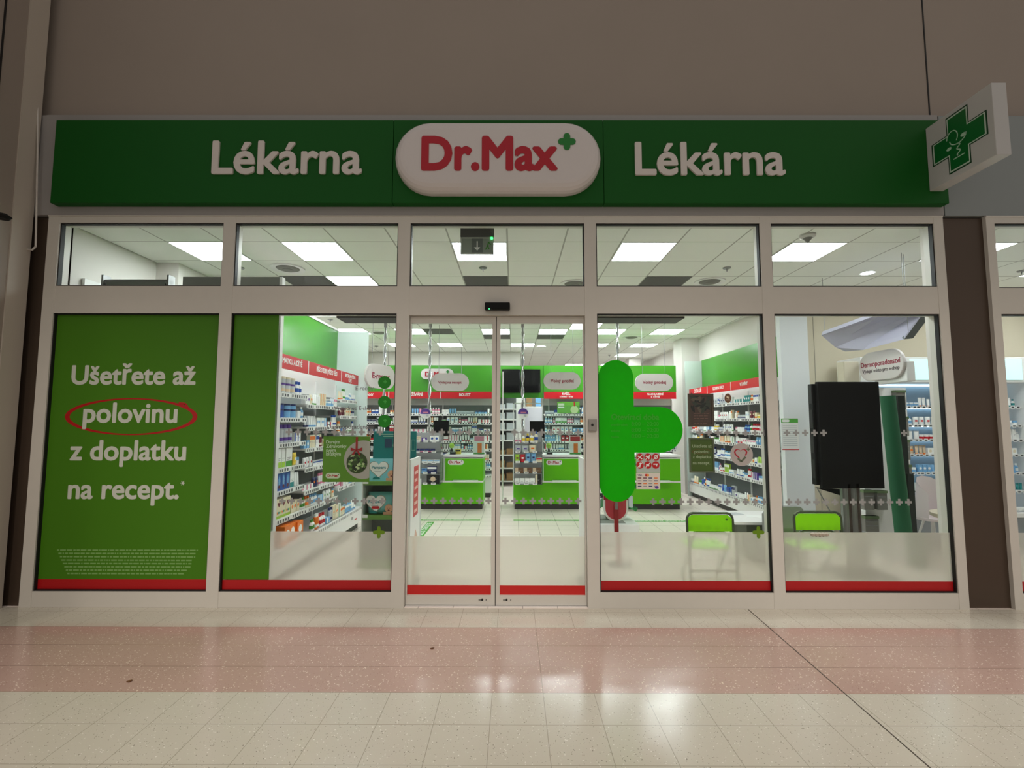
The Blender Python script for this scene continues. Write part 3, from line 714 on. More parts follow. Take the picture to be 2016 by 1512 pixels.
# recessed round downlights
for k,(x,y,px_) in enumerate(((1708,537,0),(1833,513,0),(1068,698,0),(1063,713,0))):
    d=ray(x,y); kk=(CZ-CAMH)/d[2]; X,Y=d[0]*kk,d[1]*kk
    if Y>12.5: Y=12.0; X=d[0]/d[1]*12.0
    placed('round_downlight','small round ceiling downlight %s'%('in the skincare niche, seen in the fifth top pane','at the right edge of the fifth top pane','in front of the storeroom, upper of two','in front of the storeroom, lower of two')[k] if 1 else '','downlight',X,Y,CZ,
      [('rim',lambda mb:mb.lathe(0,0,[(.075,-.001),(.09,-.008),(.09,-.001)],M_white,20)),('lamp',lambda mb:mb.prism(Fr((0,0,-.004),(1,0,0),(0,-1,0),(0,0,-1)),disc(0,0,.072,20),0,.002,M_panel))])
# grey infill tiles, sprinklers, diffusers, detector
for i,w in ((-4,'second'),(0,'middle'),(4,'fourth')):
    x,y=node(i,2); tag(MB().box(x+.008,x+.592,y+.008,y+.592,CZ-.005,CZ-.0005,mat('grey_tile',(92,90,88),.8,noise=.1)).build('grey_ceiling_tile'),'dark grey square ceiling tile in the top pane of the %s bay'%w,'ceiling tile')
x,y=node(-3,8); 
for i,n,w in ((-2,8,'left of the door middle'),(0,9,'behind the door middle'),(2,9,'right of the door middle')):
    x,y=node(i,n); tag(MB().box(x+.008,x+.592,y+.008,y+.592,CZ-.005,CZ-.0005,mat('grey_tile',(92,90,88),.8)).build('grey_ceiling_tile'),'dark grey ceiling tile far inside, '+w,'ceiling tile')
def spr(px,py,w):
    d=ray(px,py); kk=(CZ-.02-CAMH)/d[2]
    placed('sprinkler','small metal sprinkler head on the ceiling, '+w,'sprinkler',d[0]*kk,d[1]*kk,CZ,[('rose',lambda mb:mb.lathe(0,0,[(.004,-.016),(.045,-.012),(.05,-.001)],M_pipe,14)),('nozzle',lambda mb:mb.cyl((0,0,-.05),(0,0,-.012),.006,.01,M_pipe,8))])
for a in ((473,530,'seen in the second top pane'),(951,530,'seen in the middle top pane'),(1431,530,'seen in the fourth top pane'),(2012,536,'seen in the far right top pane'),(650,631,'above the left wall rack'),(741,683,'left of the back rack'),(1289,633,'above the big green cross'),(1200,700,'near the middle counter')): spr(*a)
def vent(px,py,w):
    d=ray(px,py); kk=(CZ-CAMH)/d[2]
    placed('round_air_diffuser','round ceiling air diffuser '+w,'air vent',d[0]*kk,d[1]*kk,CZ,[('rim',lambda mb:mb.lathe(0,0,[(.15,-.006),(.2,-.016),(.2,-.001)],M_white,24)),('cone',lambda mb:(mb.lathe(0,0,[(.0,-.03),(.06,-.026),(.07,-.001)],mat('vent_grey',(120,118,112),.6),24),mb.lathe(0,0,[(.1,-.022),(.13,-.012),(.145,-.001)],mat('vent_grey',(120,118,112),.6),24)))])
vent(567,528,'in the second top pane'); vent(1397,554,'in the fourth top pane'); vent(1131,558,'at the lower right of the middle top pane'); vent(747,655,'left of the doors'); vent(1243,664,'above the big green cross')
d=ray(1590,470); kk=(CZ-.04-CAMH)/d[2]
placed('ceiling_sensor','white cone shaped detector hanging below the fifth top pane light','detector',d[0]*kk,d[1]*kk,CZ,[('base',lambda mb:mb.lathe(0,0,[(.05,-.035),(.075,-.02),(.075,-.001)],mat('sensor_grey',(200,196,192),.5),18)),('cone',lambda mb:mb.lathe(0,0,[(.004,-.085),(.045,-.035)],mat('vent_grey',(120,118,112),.6),18))])
p0=F(1770,495,6.1); p1=F(1776,540,6.1); tag(MB().tube([(p0[0]-.03,6.1,p0[1]+.01),(p0[0]+.01,6.1,p0[1]-.03),(p1[0],6.1,p1[1])],.005,M_dark).build('hanging_cable'),'thin dark cable dangling from the niche ceiling in the fifth top pane','cable')
mb=MB(); mb.tube([(p0[0]-.03,6.1,p0[1]),(p0[0]-.03,6.1,CZ)],.004,M_dark); 
# exit sign over the doors
EY=4.56
(xa,za),(xb,zb)=F(907,454,EY),F(972,500,EY); zm=F(907,467,EY)[1]
t=thing('exit_sign','hanging emergency exit sign with dark base and framed plate above the doors','exit sign',((xa+xb)/2,EY,zb))
mb=MB(); mb.box(xa,xb,EY-.02,EY+.04,zm,CZ-.001,mat('exit_base',(86,86,84),.6)); shift(mb,t.location).build('base',t)
mb=MB(); 
for r in ((xa,xb,zm-.012,zm),(xa,xb,zb,zb+.012),(xa,xa+.01,zb,zm),(xb-.01,xb,zb,zm)): mb.box(r[0],r[1],EY,EY+.02,r[2],r[3],mat('exit_frame',(190,190,184),.4))
shift(mb,t.location).build('frame',t)
mb=MB(); w_=(xb-xa)/3; mb.box(xa+.01,xb-.01,EY+.006,EY+.012,zb+.012,zm-.012,mat('exit_plate',(150,158,148),.5)); mb.box(xa+w_,xb-w_,EY+.004,EY+.006,zb+.012,zm-.012,mat('exit_mid',(112,118,114),.5)); shift(mb,t.location).build('plate',t)
mb=MB(); fe=FRONT(EY+.004); xm=(xa+xb)/2; zq=(zb+zm)/2; mb.rect(fe,xm-.006,xm+.006,zq-.02,zq+.045,0,.002,M_white); mb.prism(fe,[(xm-.03,zq-.015),(xm,zq-.05),(xm+.03,zq-.015)],0,.002,M_white)
curve(mb,fe,[(xb-.08,zq-.04),(xb-.06,zq),(xb-.045,zq-.035)],.01,pm('green'),0,.003); curve(mb,fe,[(xb-.06,zq),(xb-.05,zq+.035),(xb-.03,zq+.01)],.01,pm('green'),0,.003); shift(mb,t.location).build('pictogram',t)
mb=MB(); mb.cyl((xb-.02,EY-.004,zm-.01),(xb-.02,EY+.004,zm-.01),.013,.013,M_led,10); shift(mb,t.location).build('indicator_light',t)

# ------------------------------------------------------------------ products
PROD={}
def prod(kind,w,h,d,c1,c2,style='band'):
    k=(kind,w,h,d,c1,c2,style)
    if k in PROD: return PROD[k]
    a,b=pm(c1),pm(c2); mb=MB(); f=FRONT(-d/2)
    ink=pm('grey') if c1!='grey' else pm('white')
    if kind=='box':
        mb.box(-w/2,w/2,-d/2,d/2,0,h,a)
        if style=='band': mb.rect(f,-w/2+.001,w/2-.001,h*.62,h*.9,0,.0008,b)
        elif style=='foot': mb.rect(f,-w/2+.001,w/2-.001,.002,h*.3,0,.0008,b)
        elif style=='side': mb.rect(f,-w/2+.001,-w*.12,.002,h-.002,0,.0008,b)
        elif style=='dot': mb.prism(f,disc(0,h*.55,min(w,h)*.3,14),0,.0008,b)
        elif style=='heart':
            mb.prism(f,heart(0,h*.72,w*.62,18),0,.0008,b)
            for q,cc in enumerate(('orange','teal','lime')): mb.prism(f,disc(-w*.28+q*w*.28,h*.3,w*.13,10),0,.0008,pm(cc))
            mb.rect(f,-w/2+.001,w/2-.001,.002,h*.14,0,.0007,pm('lime'))
        elif style=='figure': mb.prism(f,[(-.012,h*.12),(.012,h*.12),(.02,h*.6),(.0,h*.88),(-.02,h*.6)],0,.0008,b); mb.prism(f,disc(0,h*.2,w*.22,10),0,.0009,pm('maroon'))
        if style!='heart':
            for q in range(2): mb.rect(f,-w*.32,w*(.3-.12*q),h*(.46-.09*q),h*(.49-.09*q),0,.0006,ink)
    elif kind=='bottle':
        r=w/2; mb.lathe(0,0,[(r*.9,0),(r,.004),(r,h*.62),(r*.45,h*.76),(r*.42,h*.8)],a,12); mb.lathe(0,0,[(r*.52,h*.78),(r*.52,h),(0.0001,h)],b,12)
        mb.lathe(0,0,[(r*1.01,h*.2),(r*1.01,h*.5)],b if style=='band' else pm('white'),12)
    elif kind=='spray':
        r=w/2; mb.lathe(0,0,[(r*.95,0),(r,.004),(r,h*.74),(r*.7,h*.8)],a,12); mb.lathe(0,0,[(r*.72,h*.79),(r*.68,h),(0.0001,h)],b,12); mb.lathe(0,0,[(r*1.01,h*.12),(r*1.01,h*.3)],b,12)
    elif kind=='tube':
        r=w/2; n=10; lo=[(r*.7*math.cos(2*PI*i/n),r*.7*math.sin(2*PI*i/n),h*.16) for i in range(n)]; hi=[(r*math.cos(2*PI*i/n),r*.12*math.sin(2*PI*i/n),h) for i in range(n)]
        mb.add(lo+hi,[(i,(i+1)%n,n+(i+1)%n,n+i) for i in range(n)]+[tuple(range(n,2*n))],a,True); mb.lathe(0,0,[(r*.7,0),(r*.72,h*.16),(0.0001,h*.16)],b,10)
    elif kind=='can':
        r=w/2; mb.lathe(0,0,[(r*.98,0),(r,.004),(r,h*.9)],a,16); mb.lathe(0,0,[(r*1.03,h*.88),(r*1.03,h),(0.0001,h)],b,16)
        mb.lathe(0,0,[(r*1.006,h*.5),(r*1.006,h*.62)],pm('purple') if style=='band' else b,16); mb.lathe(0,0,[(r*1.006,h*.12),(r*1.006,h*.3)],pm('beige') if style=='band' else a,16)
    elif kind=='jar':
        r=w/2; mb.lathe(0,0,[(r*.9,0),(r,.006),(r,h*.6)],a,12); mb.lathe(0,0,[(r*1.02,h*.58),(r*1.02,h),(0.0001,h)],b,12)
    elif kind=='pouch':
        n=6; vs=[]; 
        for j in range(n+1):
            z=h*j/n; t=d/2*(1-abs(2*j/n-1)**2.5)+.002; wj=w/2*(1-.06*math.sin(PI*j/n))
            vs += [(-wj,0,z),(-wj*.5,-t,z),(wj*.5,-t,z),(wj,0,z),(wj*.5,t,z),(-wj*.5,t,z)]
        mb.add(vs,[(6*j+i,6*j+(i+1)%6,6*j+6+(i+1)%6,6*j+6+i) for j in range(n) for i in range(6)]+[(5,4,3,2,1,0),tuple(6*n+i for i in range(6))],a,True)
        mb.rect(FRONT(-d/2-.001),-w*.22,w*.22,h*.42,h*.62,0,.001,b)
    me=mb.data({'box':'product_box','bottle':'bottle','spray':'spray_can','tube':'cream_tube','can':'powder_can','jar':'jar','pouch':'pouch'}[kind]); PROD[k]=me; return me
ADJ=dict(white='white',grey='grey',black='black',red='red',blue='blue',lblue='pale blue',green='green',dgreen='dark green',orange='orange',yellow='yellow',pink='pink',purple='purple',teal='teal',cream='cream',brown='brown',navy='navy',silver='silver',lime='lime green',beige='beige',maroon='maroon')
NOUN=dict(box=('box','box'),bottle=('bottle','bottle'),spray=('spray can','spray can'),tube=('tube','tube'),can=('can','can'),jar=('jar','jar'),pouch=('pouch','pouch'))
def put(spec,world,rot,label,group):
    me=prod(*spec); nm={'box':'tall_carton','carton':'tall_carton','packet':'flat_packet'}
    nm='medicine_'+boxname(spec[1],spec[2]) if spec[0]=='box' else me.name.split('.')[0]
    o=bpy.data.objects.new(nm,me); COL.objects.link(o); o.location=world; o.rotation_euler=(0,0,rot)
    return tag(o,label,boxname(spec[1],spec[2]) if spec[0]=='box' else NOUN[spec[0]][0],group)
def boxname(w,h): return 'carton' if h>1.65*w else ('packet' if w>1.05*h else 'box')
def run_label(spec,where,k,frm):
    kind,w,h,d,c1,c2,st=spec
    a=ADJ[c1].replace(' ','-')
    if c1!=c2: a+='-and-'+ADJ[c2].replace(' ','-')
    nm=NOUN[kind][0]
    if kind=='box': nm=boxname(w,h)
    return '%s %s, %s, %s kind from %s'%(a,nm,where,ORD[min(k,24)],frm)
class Place:
    """a line of shelf in some rotated local space"""
    def __init__(s,loc,rot): s.M=Matrix.Translation(Vector(loc))@Matrix.Rotation(rot,4,'Z'); s.rot=rot
    def w(s,x,y,z): return s.M@Vector((x,y,z))
LIB=[('box',.055,.11,.05),('box',.07,.09,.04),('box',.09,.06,.05),('box',.06,.065,.06),('bottle',.05,.13,.05),('bottle',.042,.11,.042),('tube',.05,.13,.03),('tube',.045,.11,.03),('spray',.042,.15,.042),('jar',.06,.07,.06),('pouch',.08,.12,.03),('box',.05,.15,.04)]
def fill(pl,x0,x1,z,yf,where,frm,pals,seed,hmax=.2,dens=1.0,rev=False,scale=1.0,skip=0.0,kinds=None,rows=1):
    r=random.Random(seed); x=x0+.01; k=0
    while x<x1-.03:
        if r.random()<skip: x+=.06; continue
        L=r.choice(kinds or LIB); kd,w,h,d=L; w*=scale; h=min(h*scale,hmax); d*=scale
        c1,c2=r.choice(pals); st=r.choice(('band','foot','side','dot')) if kd=='box' else 'band'
        n=r.choice((1,2,2,3,3,4)); spec=(kd,round(w,4),round(h,4),round(d,4),c1,c2,st); gap=.006/dens
        lab=run_label(spec,where,k,frm); grp=None
        m=0; xx=x
        while m<n and xx+w<x1: m+=1; xx+=w+gap
        if m==0: break
        if m>1: grp=lab
        for i in range(m):
            put(spec,pl.w(x+w/2,yf+.015+d/2+r.random()*.01,z),pl.rot,lab,grp); x+=w+gap
        k+=1; x+=.006
    return x
# ------------------------------------------------------------------ racks
def rack(name,label,loc,rot,L,bays,deck,backs,bannertexts,seps,greentop,pal,unit,frm,seed,depth=.47,tagw=.045,deckfront=0.0,scale=1.0,banner=(2.145,2.295),shelfd=.35,ymin=None,skip=0.0,fillon=True,custom=None,green=True,litzone=1.95):
    t=thing(name,label,'rack',loc,rot)
    pl=Place(loc,rot)
    def part(nm,fn,bev=0):
        mb=MB(); fn(mb); return mb.build(nm,t,bev)
    sf=depth-shelfd   # front of upper shelves (local y)
    part('back_panel',lambda mb:(mb.box(0,L,depth,depth+.03,.1,litzone,M_shelfgrey),mb.box(0,L,depth,depth+.03,litzone,banner[1],M_white)))
    part('base_cabinet',lambda mb:mb.box(0,L,0,depth,.1,deck,M_white),.004)
    part('plinth',lambda mb:mb.box(.02,L-.02,.06,depth,0,.1,M_plinth))
    part('deck_rail',lambda mb:(mb.box(0,L,-.006,0,deck-.035,deck+.012,M_white),[mb.rect(FRONT(-.006),x*.06+.02,x*.06+.05,deck-.028,deck+.004,0,.001,pm('grey')) for x in range(int(L/.06))]))
    for s in seps+[0,L]:
        part('upright',lambda mb:mb.box(s-.012,s+.012,depth-.02,depth,.1,banner[0],M_white))
    for s0_,s1_,rails in bays:
        for z in rails:
            def sh(mb): mb.box(s0_+.005,s1_-.005,sf,depth-.02,z+.0,z+.02,M_white)
            def rl(mb):
                mb.box(s0_+.005,s1_-.005,sf-.012,sf,z-.022,z+.022,M_white)
                n=int((s1_-s0_)/(tagw*1.25)); 
                for i in range(n):
                    if (i*7+int(z*100))%9==0: continue
                    x=s0_+.02+i*tagw*1.25; mb.rect(FRONT(sf-.012),x,x+tagw,z-.026,z+.024,0,.003,M_white); mb.rect(FRONT(sf-.015),x+tagw*.2,x+tagw*.8,z-.016,z+.014,0,.0008,mat('tag_ink',(70,72,74),.6))
            o=part('shelf',sh); mb=MB(); rl(mb); mb.build('price_rail',o)
    xs=[0]+seps+[L]
    if bannertexts:
        for i,(a,b) in enumerate(zip(xs,xs[1:])):
            mb=MB(); mb.box(a+.008,b-.008,sf-.01,sf+.01,banner[0],banner[1],M_red); bo=mb.build('banner',t)
            tt=bannertexts[i]
            if tt:
                mb=MB(); n=len(tt); 
                for j,(s,fr0,fr1,bs,m) in enumerate(tt): text(mb,FRONT(sf-.01),s,a+(b-a)*fr0,a+(b-a)*fr1,banner[0]+bs,0,.002,M_white,.03,m)
                mb.build('lettering',bo)
        for s in seps: part('banner_divider',lambda mb:mb.box(s-.008,s+.008,sf-.013,sf+.012,banner[0],banner[1],M_white))
    if green:
        part('green_header',lambda mb:mb.box(0,L,depth-.02 if greentop[2] else sf,depth+.03,banner[1]+.002,greentop[0],M_grn))
        if greentop[1]: part('light_cove',lambda mb:mb.box(0,L,depth-.03,depth+.02,greentop[0],greentop[0]+.03,M_white))
    if fillon:
        for bi,(s0_,s1_,rails) in enumerate(bays):
            rr=sorted(rails,reverse=True)
            for si,z in enumerate(rr):
                if custom and (bi,si) in custom: custom[(bi,si)](pl,s0_,s1_,z+.022,sf); continue
                top=(rr[si-1]-.03 if si else litzone+.12); w='%s shelf, %s bay, %s'%(ORD[si],ORD[bi],unit)
                fill(pl,s0_+.015,s1_-.015,z+.022,sf,w,frm,pal[(si+bi)%len(pal)],seed+si*13+bi*101,hmax=top-z-.03,scale=scale,skip=skip)
        
    return t,pl,sf
PW=[('white','red'),('white','blue'),('white','white'),('white','green'),('white','pink'),('lblue','white'),('white','lblue'),('silver','navy'),('cream','orange')]
P_all=[PW+[('pink','white'),('purple','white')],PW+[('white','purple'),('blue','white')],PW+[('orange','white'),('teal','white')],PW+[('yellow','white'),('maroon','cream')],PW+[('lblue','blue')],PW+[('navy','orange'),('beige','white')],PW+[('lime','white')]]
# left wall rack, custom products in the front bay
def runs(lst):
    def fn(pl,s0_,s1_,z,sf):
        x=s0_+.25
        for k,(spec,n,gap,lab) in enumerate(lst):
            for i in range(n):
                put(spec,pl.w(x+spec[1]/2,sf+.02+spec[3]/2,z),pl.rot,lab,lab if n>1 else None); x+=spec[1]+gap
            x+=.008
        if s1_-x>.08: fill(pl,x,s1_-.01,z,sf,'%s shelf behind the front cartons, left rack'%ORD[min(9,int((1.95-z)/.26))],'window side',P_all[3],int(z*1000),hmax=.17,scale=1.15)
    return fn
cust={(0,0):runs([(('can',.115,.19,.115,'cream','white','band'),1,.01,'large cream powder can at the front of the top shelf of the left rack'),(('can',.1,.175,.1,'silver','cream','band'),3,.012,'silver milk powder can with purple lettering band on the top shelf of the left rack')]),
(0,1):runs([(('box',.07,.19,.06,'white','grey','band'),1,.01,'tall white box beside the blue tubs on second shelf of left rack'),(('can',.15,.15,.15,'blue','navy','x'),1,.01,'wide blue tub with navy lid, front one on second shelf of left rack'),(('can',.12,.15,.12,'lblue','navy','x'),2,.01,'pale blue tub with navy lid behind the wide blue tub on the left rack')]),
(0,2):runs([(('can',.12,.16,.12,'silver','brown','x'),1,.012,'silver tub with brown lid on the third shelf of the left rack'),(('spray',.085,.19,.085,'silver','purple','band'),3,.012,'silver canister with purple cap on the third shelf of the left rack')]),
(0,3):runs([(('box',.075,.2,.07,'white','lime','foot'),3,.012,'tall white carton with lime foot on the fourth shelf of the left rack'),(('box',.14,.2,.07,'white','green','foot'),1,.01,'wide white carton with green foot on the fourth shelf of the left rack')]),
(0,4):runs([(('box',.09,.19,.06,'blue','lblue','figure'),4,.004,'blue carton with pale figure on the fifth shelf of the left rack'),(('box',.09,.18,.06,'white','teal','foot'),1,.004,'white carton with teal foot beside the blue cartons on the left rack')]),
(0,5):runs([(('box',.1,.2,.07,'cream','maroon','heart'),4,.003,'cream carton with maroon heart and coloured dots on the sixth shelf, left rack')])}
t,plL,sfL=rack('wall_rack','white left wall rack with red banners and green upper panel, behind the second window',(-2.28,4.65,0),PI/2,2.75,
  [(0,.93,[1.87,1.61,1.345,1.088,.855,.568]),(.93,2.01,[1.77,1.506,1.257,1.029,.77,.56]),(2.01,2.72,[1.88,1.65,1.42,1.17,.92,.66])],.31,None,
  [[('PÉČE O MATKU A DÍTĚ',.05,.82,.06,1.15)],[('PÉČE O ZUBY | PÉČE O TĚLO',.22,.85,.06,1.5)],[('SPECIÁLNÍ VÝŽIVA',.2,.8,.08,1.25),('ČAJE',.4,.58,.02,1.1)]],[.93,2.01],(2.99,True,True),P_all,'left rack','window side',40,custom=cust)
fill(plL,1.0,2.6,.325,.02,'base deck of left rack','window side',P_all[2],77,hmax=.2,scale=1.15)
put(('box',.13,.17,.1,'orange','white','dot'),plL.w(.42,.12,.322),PI/2,'orange carton with white disc on the base deck, nearest the window','orange cartons') if 0 else None
for i,(dx,dy) in enumerate(((.38,.06),(.56,.09),(.70,.07))):
    put(('box',.14,.19-.01*i,.1,'orange','white','dot'),plL.w(dx+.07,dy+.05,.322),PI/2,'orange carton with white disc on the base deck, %s from the window'%ORD[i],None)
for x,w in ((1.15,'front'),(2.4,'rear')):
    mb=MB(); mb.rect(FRONT(-.001),x,x+.1,.17,.19,0,.002,M_red); mb.rect(FRONT(-.001),x-.14,x-.07,.2,.24,0,.002,pm('grey')); o=mb.build('drawer_label',t)
# milky end panel and window side boards
mb=MB(); mb.box(-2.755,-2.255,7.42,7.44,.1,2.985,M_endpanel); o=mb.build('end_panel'); tag(o,'tall milky white panel closing the far end of the left rack','panel')
mb=MB(); mb.box(-2.253,-2.235,7.41,7.43,.1,2.985,M_white); 
mb=MB(); mb.box(-3.2,-2.265,4.56,4.62,0,2.99,mat('board_grey',(128,128,122),.7)); o=mb.build('display_board'); tag(o,'grey board standing behind the second window film, top visible in the transom','board')
mb=MB(); mb.box(-2.262,-2.235,4.56,4.62,0,2.99,M_white); o=mb.build('board_edge'); tag(o,'white edge strip beside the grey board at the left rack front','edge strip')
def rbx(mb): mb.box(-4.0,-3.38,4.60,4.68,0,2.93,mat('board_grey',(128,128,122),.7))
t=thing('roller_display','grey roller blind with metal brackets behind the far left window','blind',(-3.69,4.64,0))
mb=MB(); mb.box(-3.98,-3.40,4.60,4.66,.02,2.955,mat('board_grey2',(120,122,116),.7)); shift(mb,t.location).build('blind_sheet',t)
mb=MB(); mb.cyl((-4.0,4.63,2.955),(-3.36,4.63,2.955),.03,.03,M_pipe,14); shift(mb,t.location).build('roller_tube',t)
for x in (-4.02,-3.38):
    mb=MB(); mb.box(x,x+.02,4.59,4.68,0,3.02,M_pipe); shift(mb,t.location).build('bracket',t)
placed('wall_conduit_box','small white double socket box high on the left wall in the first top pane','box',-4.262,4.75,2.93,[('box',lambda mb:mb.box(0,.03,-.1,.1,-.1,.07,M_white))])
# right wall rack
Rb=[2.98,1.94,.95]
t,plR,sfR=rack('wall_rack','white right wall rack with red banners and glossy green upper panel, behind fourth window',(3.8,10.5,0),-PI/2,3.35,
  [(0,.98,[1.9,1.63,1.39,1.17,.93,.66]),(.98,2.02,[1.9,1.63,1.41,1.2,.93,.66]),(2.02,3.0,[1.9,1.63,1.41,1.21,.91,.65]),(3.0,3.35,[1.9,1.66,1.36,1.13,.88,.62])],.3,None,
  [[('OČI A UŠI',.3,.7,.055,1.2)],[('KLOUBY A SVALY',.26,.72,.055,1.3)],[('VITAMÍNY',.34,.62,.055,1.3)],[('OČI, UŠI',.1,.9,.05,1.0)]],[.98,2.02,3.0],(2.93,False,True),P_all,'right rack','far end',300,depth=.36,shelfd=.30)
fill(plR,.05,3.2,.315,.0,'base deck of right rack','far end',P_all[1],99,hmax=.22,scale=1.1)
mb=MB(); mb.box(3.78,4.19,10.52,10.54,.0,2.92,M_endpanel); o=mb.build('end_panel'); tag(o,'tall milky white panel closing the far end of the right rack','panel')
# back racks
Bz=[1.733,1.544,1.344,1.155,.978,.76,.58]
pal_b=[PW+[('blue','white'),('navy','white')],PW+[('purple','white'),('pink','white')],PW+[('lblue','navy')],PW+[('red','white'),('maroon','white')],PW]
t,plB,sfB=rack('back_rack','long white rack on the back wall left of the storeroom opening','' or (-3.75,10.2,0),0,3.3,
  [(0,1.08,Bz),(1.08,2.2,Bz),(2.2,3.3,Bz)],.45,None,[[('PÉČE O RÁNY',.3,.7,.055,1.1)],[('ZAŽÍVÁNÍ',.34,.66,.055,1.2)],[('BOLEST',.36,.58,.055,1.2)]],[1.08,2.2],(2.8,False,False),pal_b,'left back rack','left',500,banner=(2.08,2.225),skip=.02)
t2,plB2,sfB2=rack('back_rack','white rack on the back wall right of the storeroom opening, behind the middle counter',(.66,10.2,0),0,2.85,
  [(0,.95,Bz),(.95,1.9,Bz),(1.9,2.85,Bz)],.45,None,[[('KAŠEL',.42,.6,.08,1.2),('a bolest v krku',.36,.66,.03,1.1)],[('ALERGIE',.36,.62,.055,1.2)],[('NACHLAZENÍ',.34,.7,.08,1.1),('a rýma',.42,.62,.03,1.0)]],[.95,1.9],(2.8,False,False),pal_b,'right back rack','left',700,banner=(2.08,2.225),skip=.02)
# green header bridging the opening, screens and logo sign on it
tag(MB().box(-.449,.659,10.34,10.40,2.1,2.8,M_grn).build('green_header_panel'),'green panel bridging the storeroom opening behind the black screens','panel')
for a_,b_,w in ((988,1025,'left'),(1026,1064,'right')):
    xa,zt=F(a_,727,10.25); xb,zb=F(b_,773,10.25)
    placed('menu_screen','black wall screen, %s of two above the storeroom opening'%w,'screen',(xa+xb)/2,10.25,zb,[('housing',lambda mb:mb.box((xa-xb)/2,(xb-xa)/2,0,.06,0,zt-zb,M_black)),('display',lambda mb:mb.box((xa-xb)/2+.012,(xb-xa)/2-.012,-.002,0,.012,zt-zb-.012,mat('screen_glass',(10,12,14),.08))),('bracket',lambda mb:mb.box(-.05,.05,.06,.09,.1,.3,M_black))])
xa,z1=F(829,726,10.3); xb,z0=F(893,747,10.3)
placed('logo_sign','white capsule logo sign on the green header of the back wall','sign',(xa+xb)/2,10.3,(z0+z1)/2,[('plate',lambda mb:mb.prism(FRONT(0),caps(-(xb-xa)/2,(xb-xa)/2,-(z1-z0)/2,(z1-z0)/2),0,.03,M_signwhite)),('lettering',lambda mb:text(mb,FRONT(-.03),'Dr.Max',-.26,.17,-.05,0,.004,mat('logo_red',(176,8,34),.4),.04)),('plus_mark',lambda mb:mb.prism(FRONT(-.03),plus(.23,.05,.07,.38),0,.004,mat('logo_green2',(20,120,40),.4)))])
# hanging capsule signs
def hang(lab,x0,x1,y0,y1,Y,s,rot=0,wire=True):
    xa,zt=F(x0,y0,Y); xb,zb=F(x1,y1,Y); w=xb-xa; h=zt-zb
    L=[('board',lambda mb:(mb.prism(FRONT(0),caps(-w/2,w/2,0,h,12),-.02,.02,M_signwhite))),
       ('lettering',lambda mb:text(mb,FRONT(-.02),s,-w*.31,w*.31,h*.42,0,.003,mat('sign_text_red',(150,30,60),.5),.02))]
    for sx in (-.3,.3):
        L.append(('wire',lambda mb,sx=sx:mb.cyl((sx*w,0,h-.005),(sx*w,0,CZ-zb),.004,.004,M_pipe,6)))
    return placed('hanging_sign',lab,'sign',(xa+xb)/2,Y,zb,L,rot)
hang('white capsule sign with red lettering hanging above the left counter',849,923,735,770,9.3,'Výdej na recept')
hang('white capsule sign hanging above the middle counter, left of the big green cross',1070,1143,733,767,9.3,'Volný prodej')
hang('white capsule sign hanging above the right counter, right of the big green cross',1250,1325,736,770,9.3,'Volný prodej')
xa,zt=F(735,718,7.6); xb,zb=F(757,765,7.6)
w_=.72; h_=zt-zb
placed('hanging_sign','white capsule sign turned sideways, hanging left of the doors behind the green round stickers','sign',(xa+xb)/2+.02,7.6,zb,[('board',lambda mb:mb.prism(FRONT(0),caps(-w_/2,w_/2,0,h_,12),-.02,.02,M_signwhite)),('lettering',lambda mb:text(mb,FRONT(-.02),'E-recept',-w_*.3,w_*.3,h_*.4,0,.003,mat('sign_text_red',(150,30,60),.5),.02))]+[('wire',lambda mb,s=s:mb.cyl((s,0,h_-.004),(s,0,CZ-zb),.004,.004,M_pipe,6)) for s in (-.2,.2)],1.17)
# chrome garland poles
def pole(px,label,Y,bottom):
    X=F(px,740,Y)[0]
    def tw(mb):
        n=int((CZ-.12-bottom)/.05)
        for s in (0,PI):
            pts=[Vector((.022*math.cos(i*.55+s),.022*math.sin(i*.55+s),.02+i*.05)) for i in range(n)]
            mb.tube(pts,.012,M_chrome,6)
    placed('chrome_pole',label,'pole',X,Y,bottom,[('core',lambda mb:mb.cyl((0,0,0),(0,0,CZ-bottom),.018,.018,M_pipe,10)),('twisted_strand',tw),('ceiling_cap',lambda mb:mb.cyl((0,0,CZ-bottom-.1),(0,0,CZ-bottom),.03,.03,M_pipe,12))])
pole(846,'twisted chrome pole rising from the left counter beside the hanging capsule sign',9.08,.985)
pole(1029,'twisted chrome pole rising from the middle counter in front of the black screens',9.08,.985)
pole(1217,'twisted chrome pole rising behind the top of the green cross',9.08,.985)
pole(757,'twisted chrome pole behind the three green round stickers',9.08,0)
for px,w in ((837,'left'),(1030,'middle')):
    x,z=F(px,814,9.0); 
    placed('round_notice','round purple and white notice fixed to the %s chrome pole'%w,'notice',x,9.044,z,[('disc',lambda mb:mb.prism(FRONT(0),disc(0,0,.1,28),0,.01,M_white)),('purple_field',lambda mb:mb.prism(FRONT(-.01),[(.098*math.cos(PI*i/16-.1),.098*math.sin(PI*i/16-.1)) for i in range(18)],0,.002,pm('purple'))),('print',lambda mb:(mb.rect(FRONT(-.012),-.045,.05,.012,.03,0,.001,pm('pink')),mb.rect(FRONT(-.01),.01,.06,-.055,-.015,0,.002,pm('silver'))))])
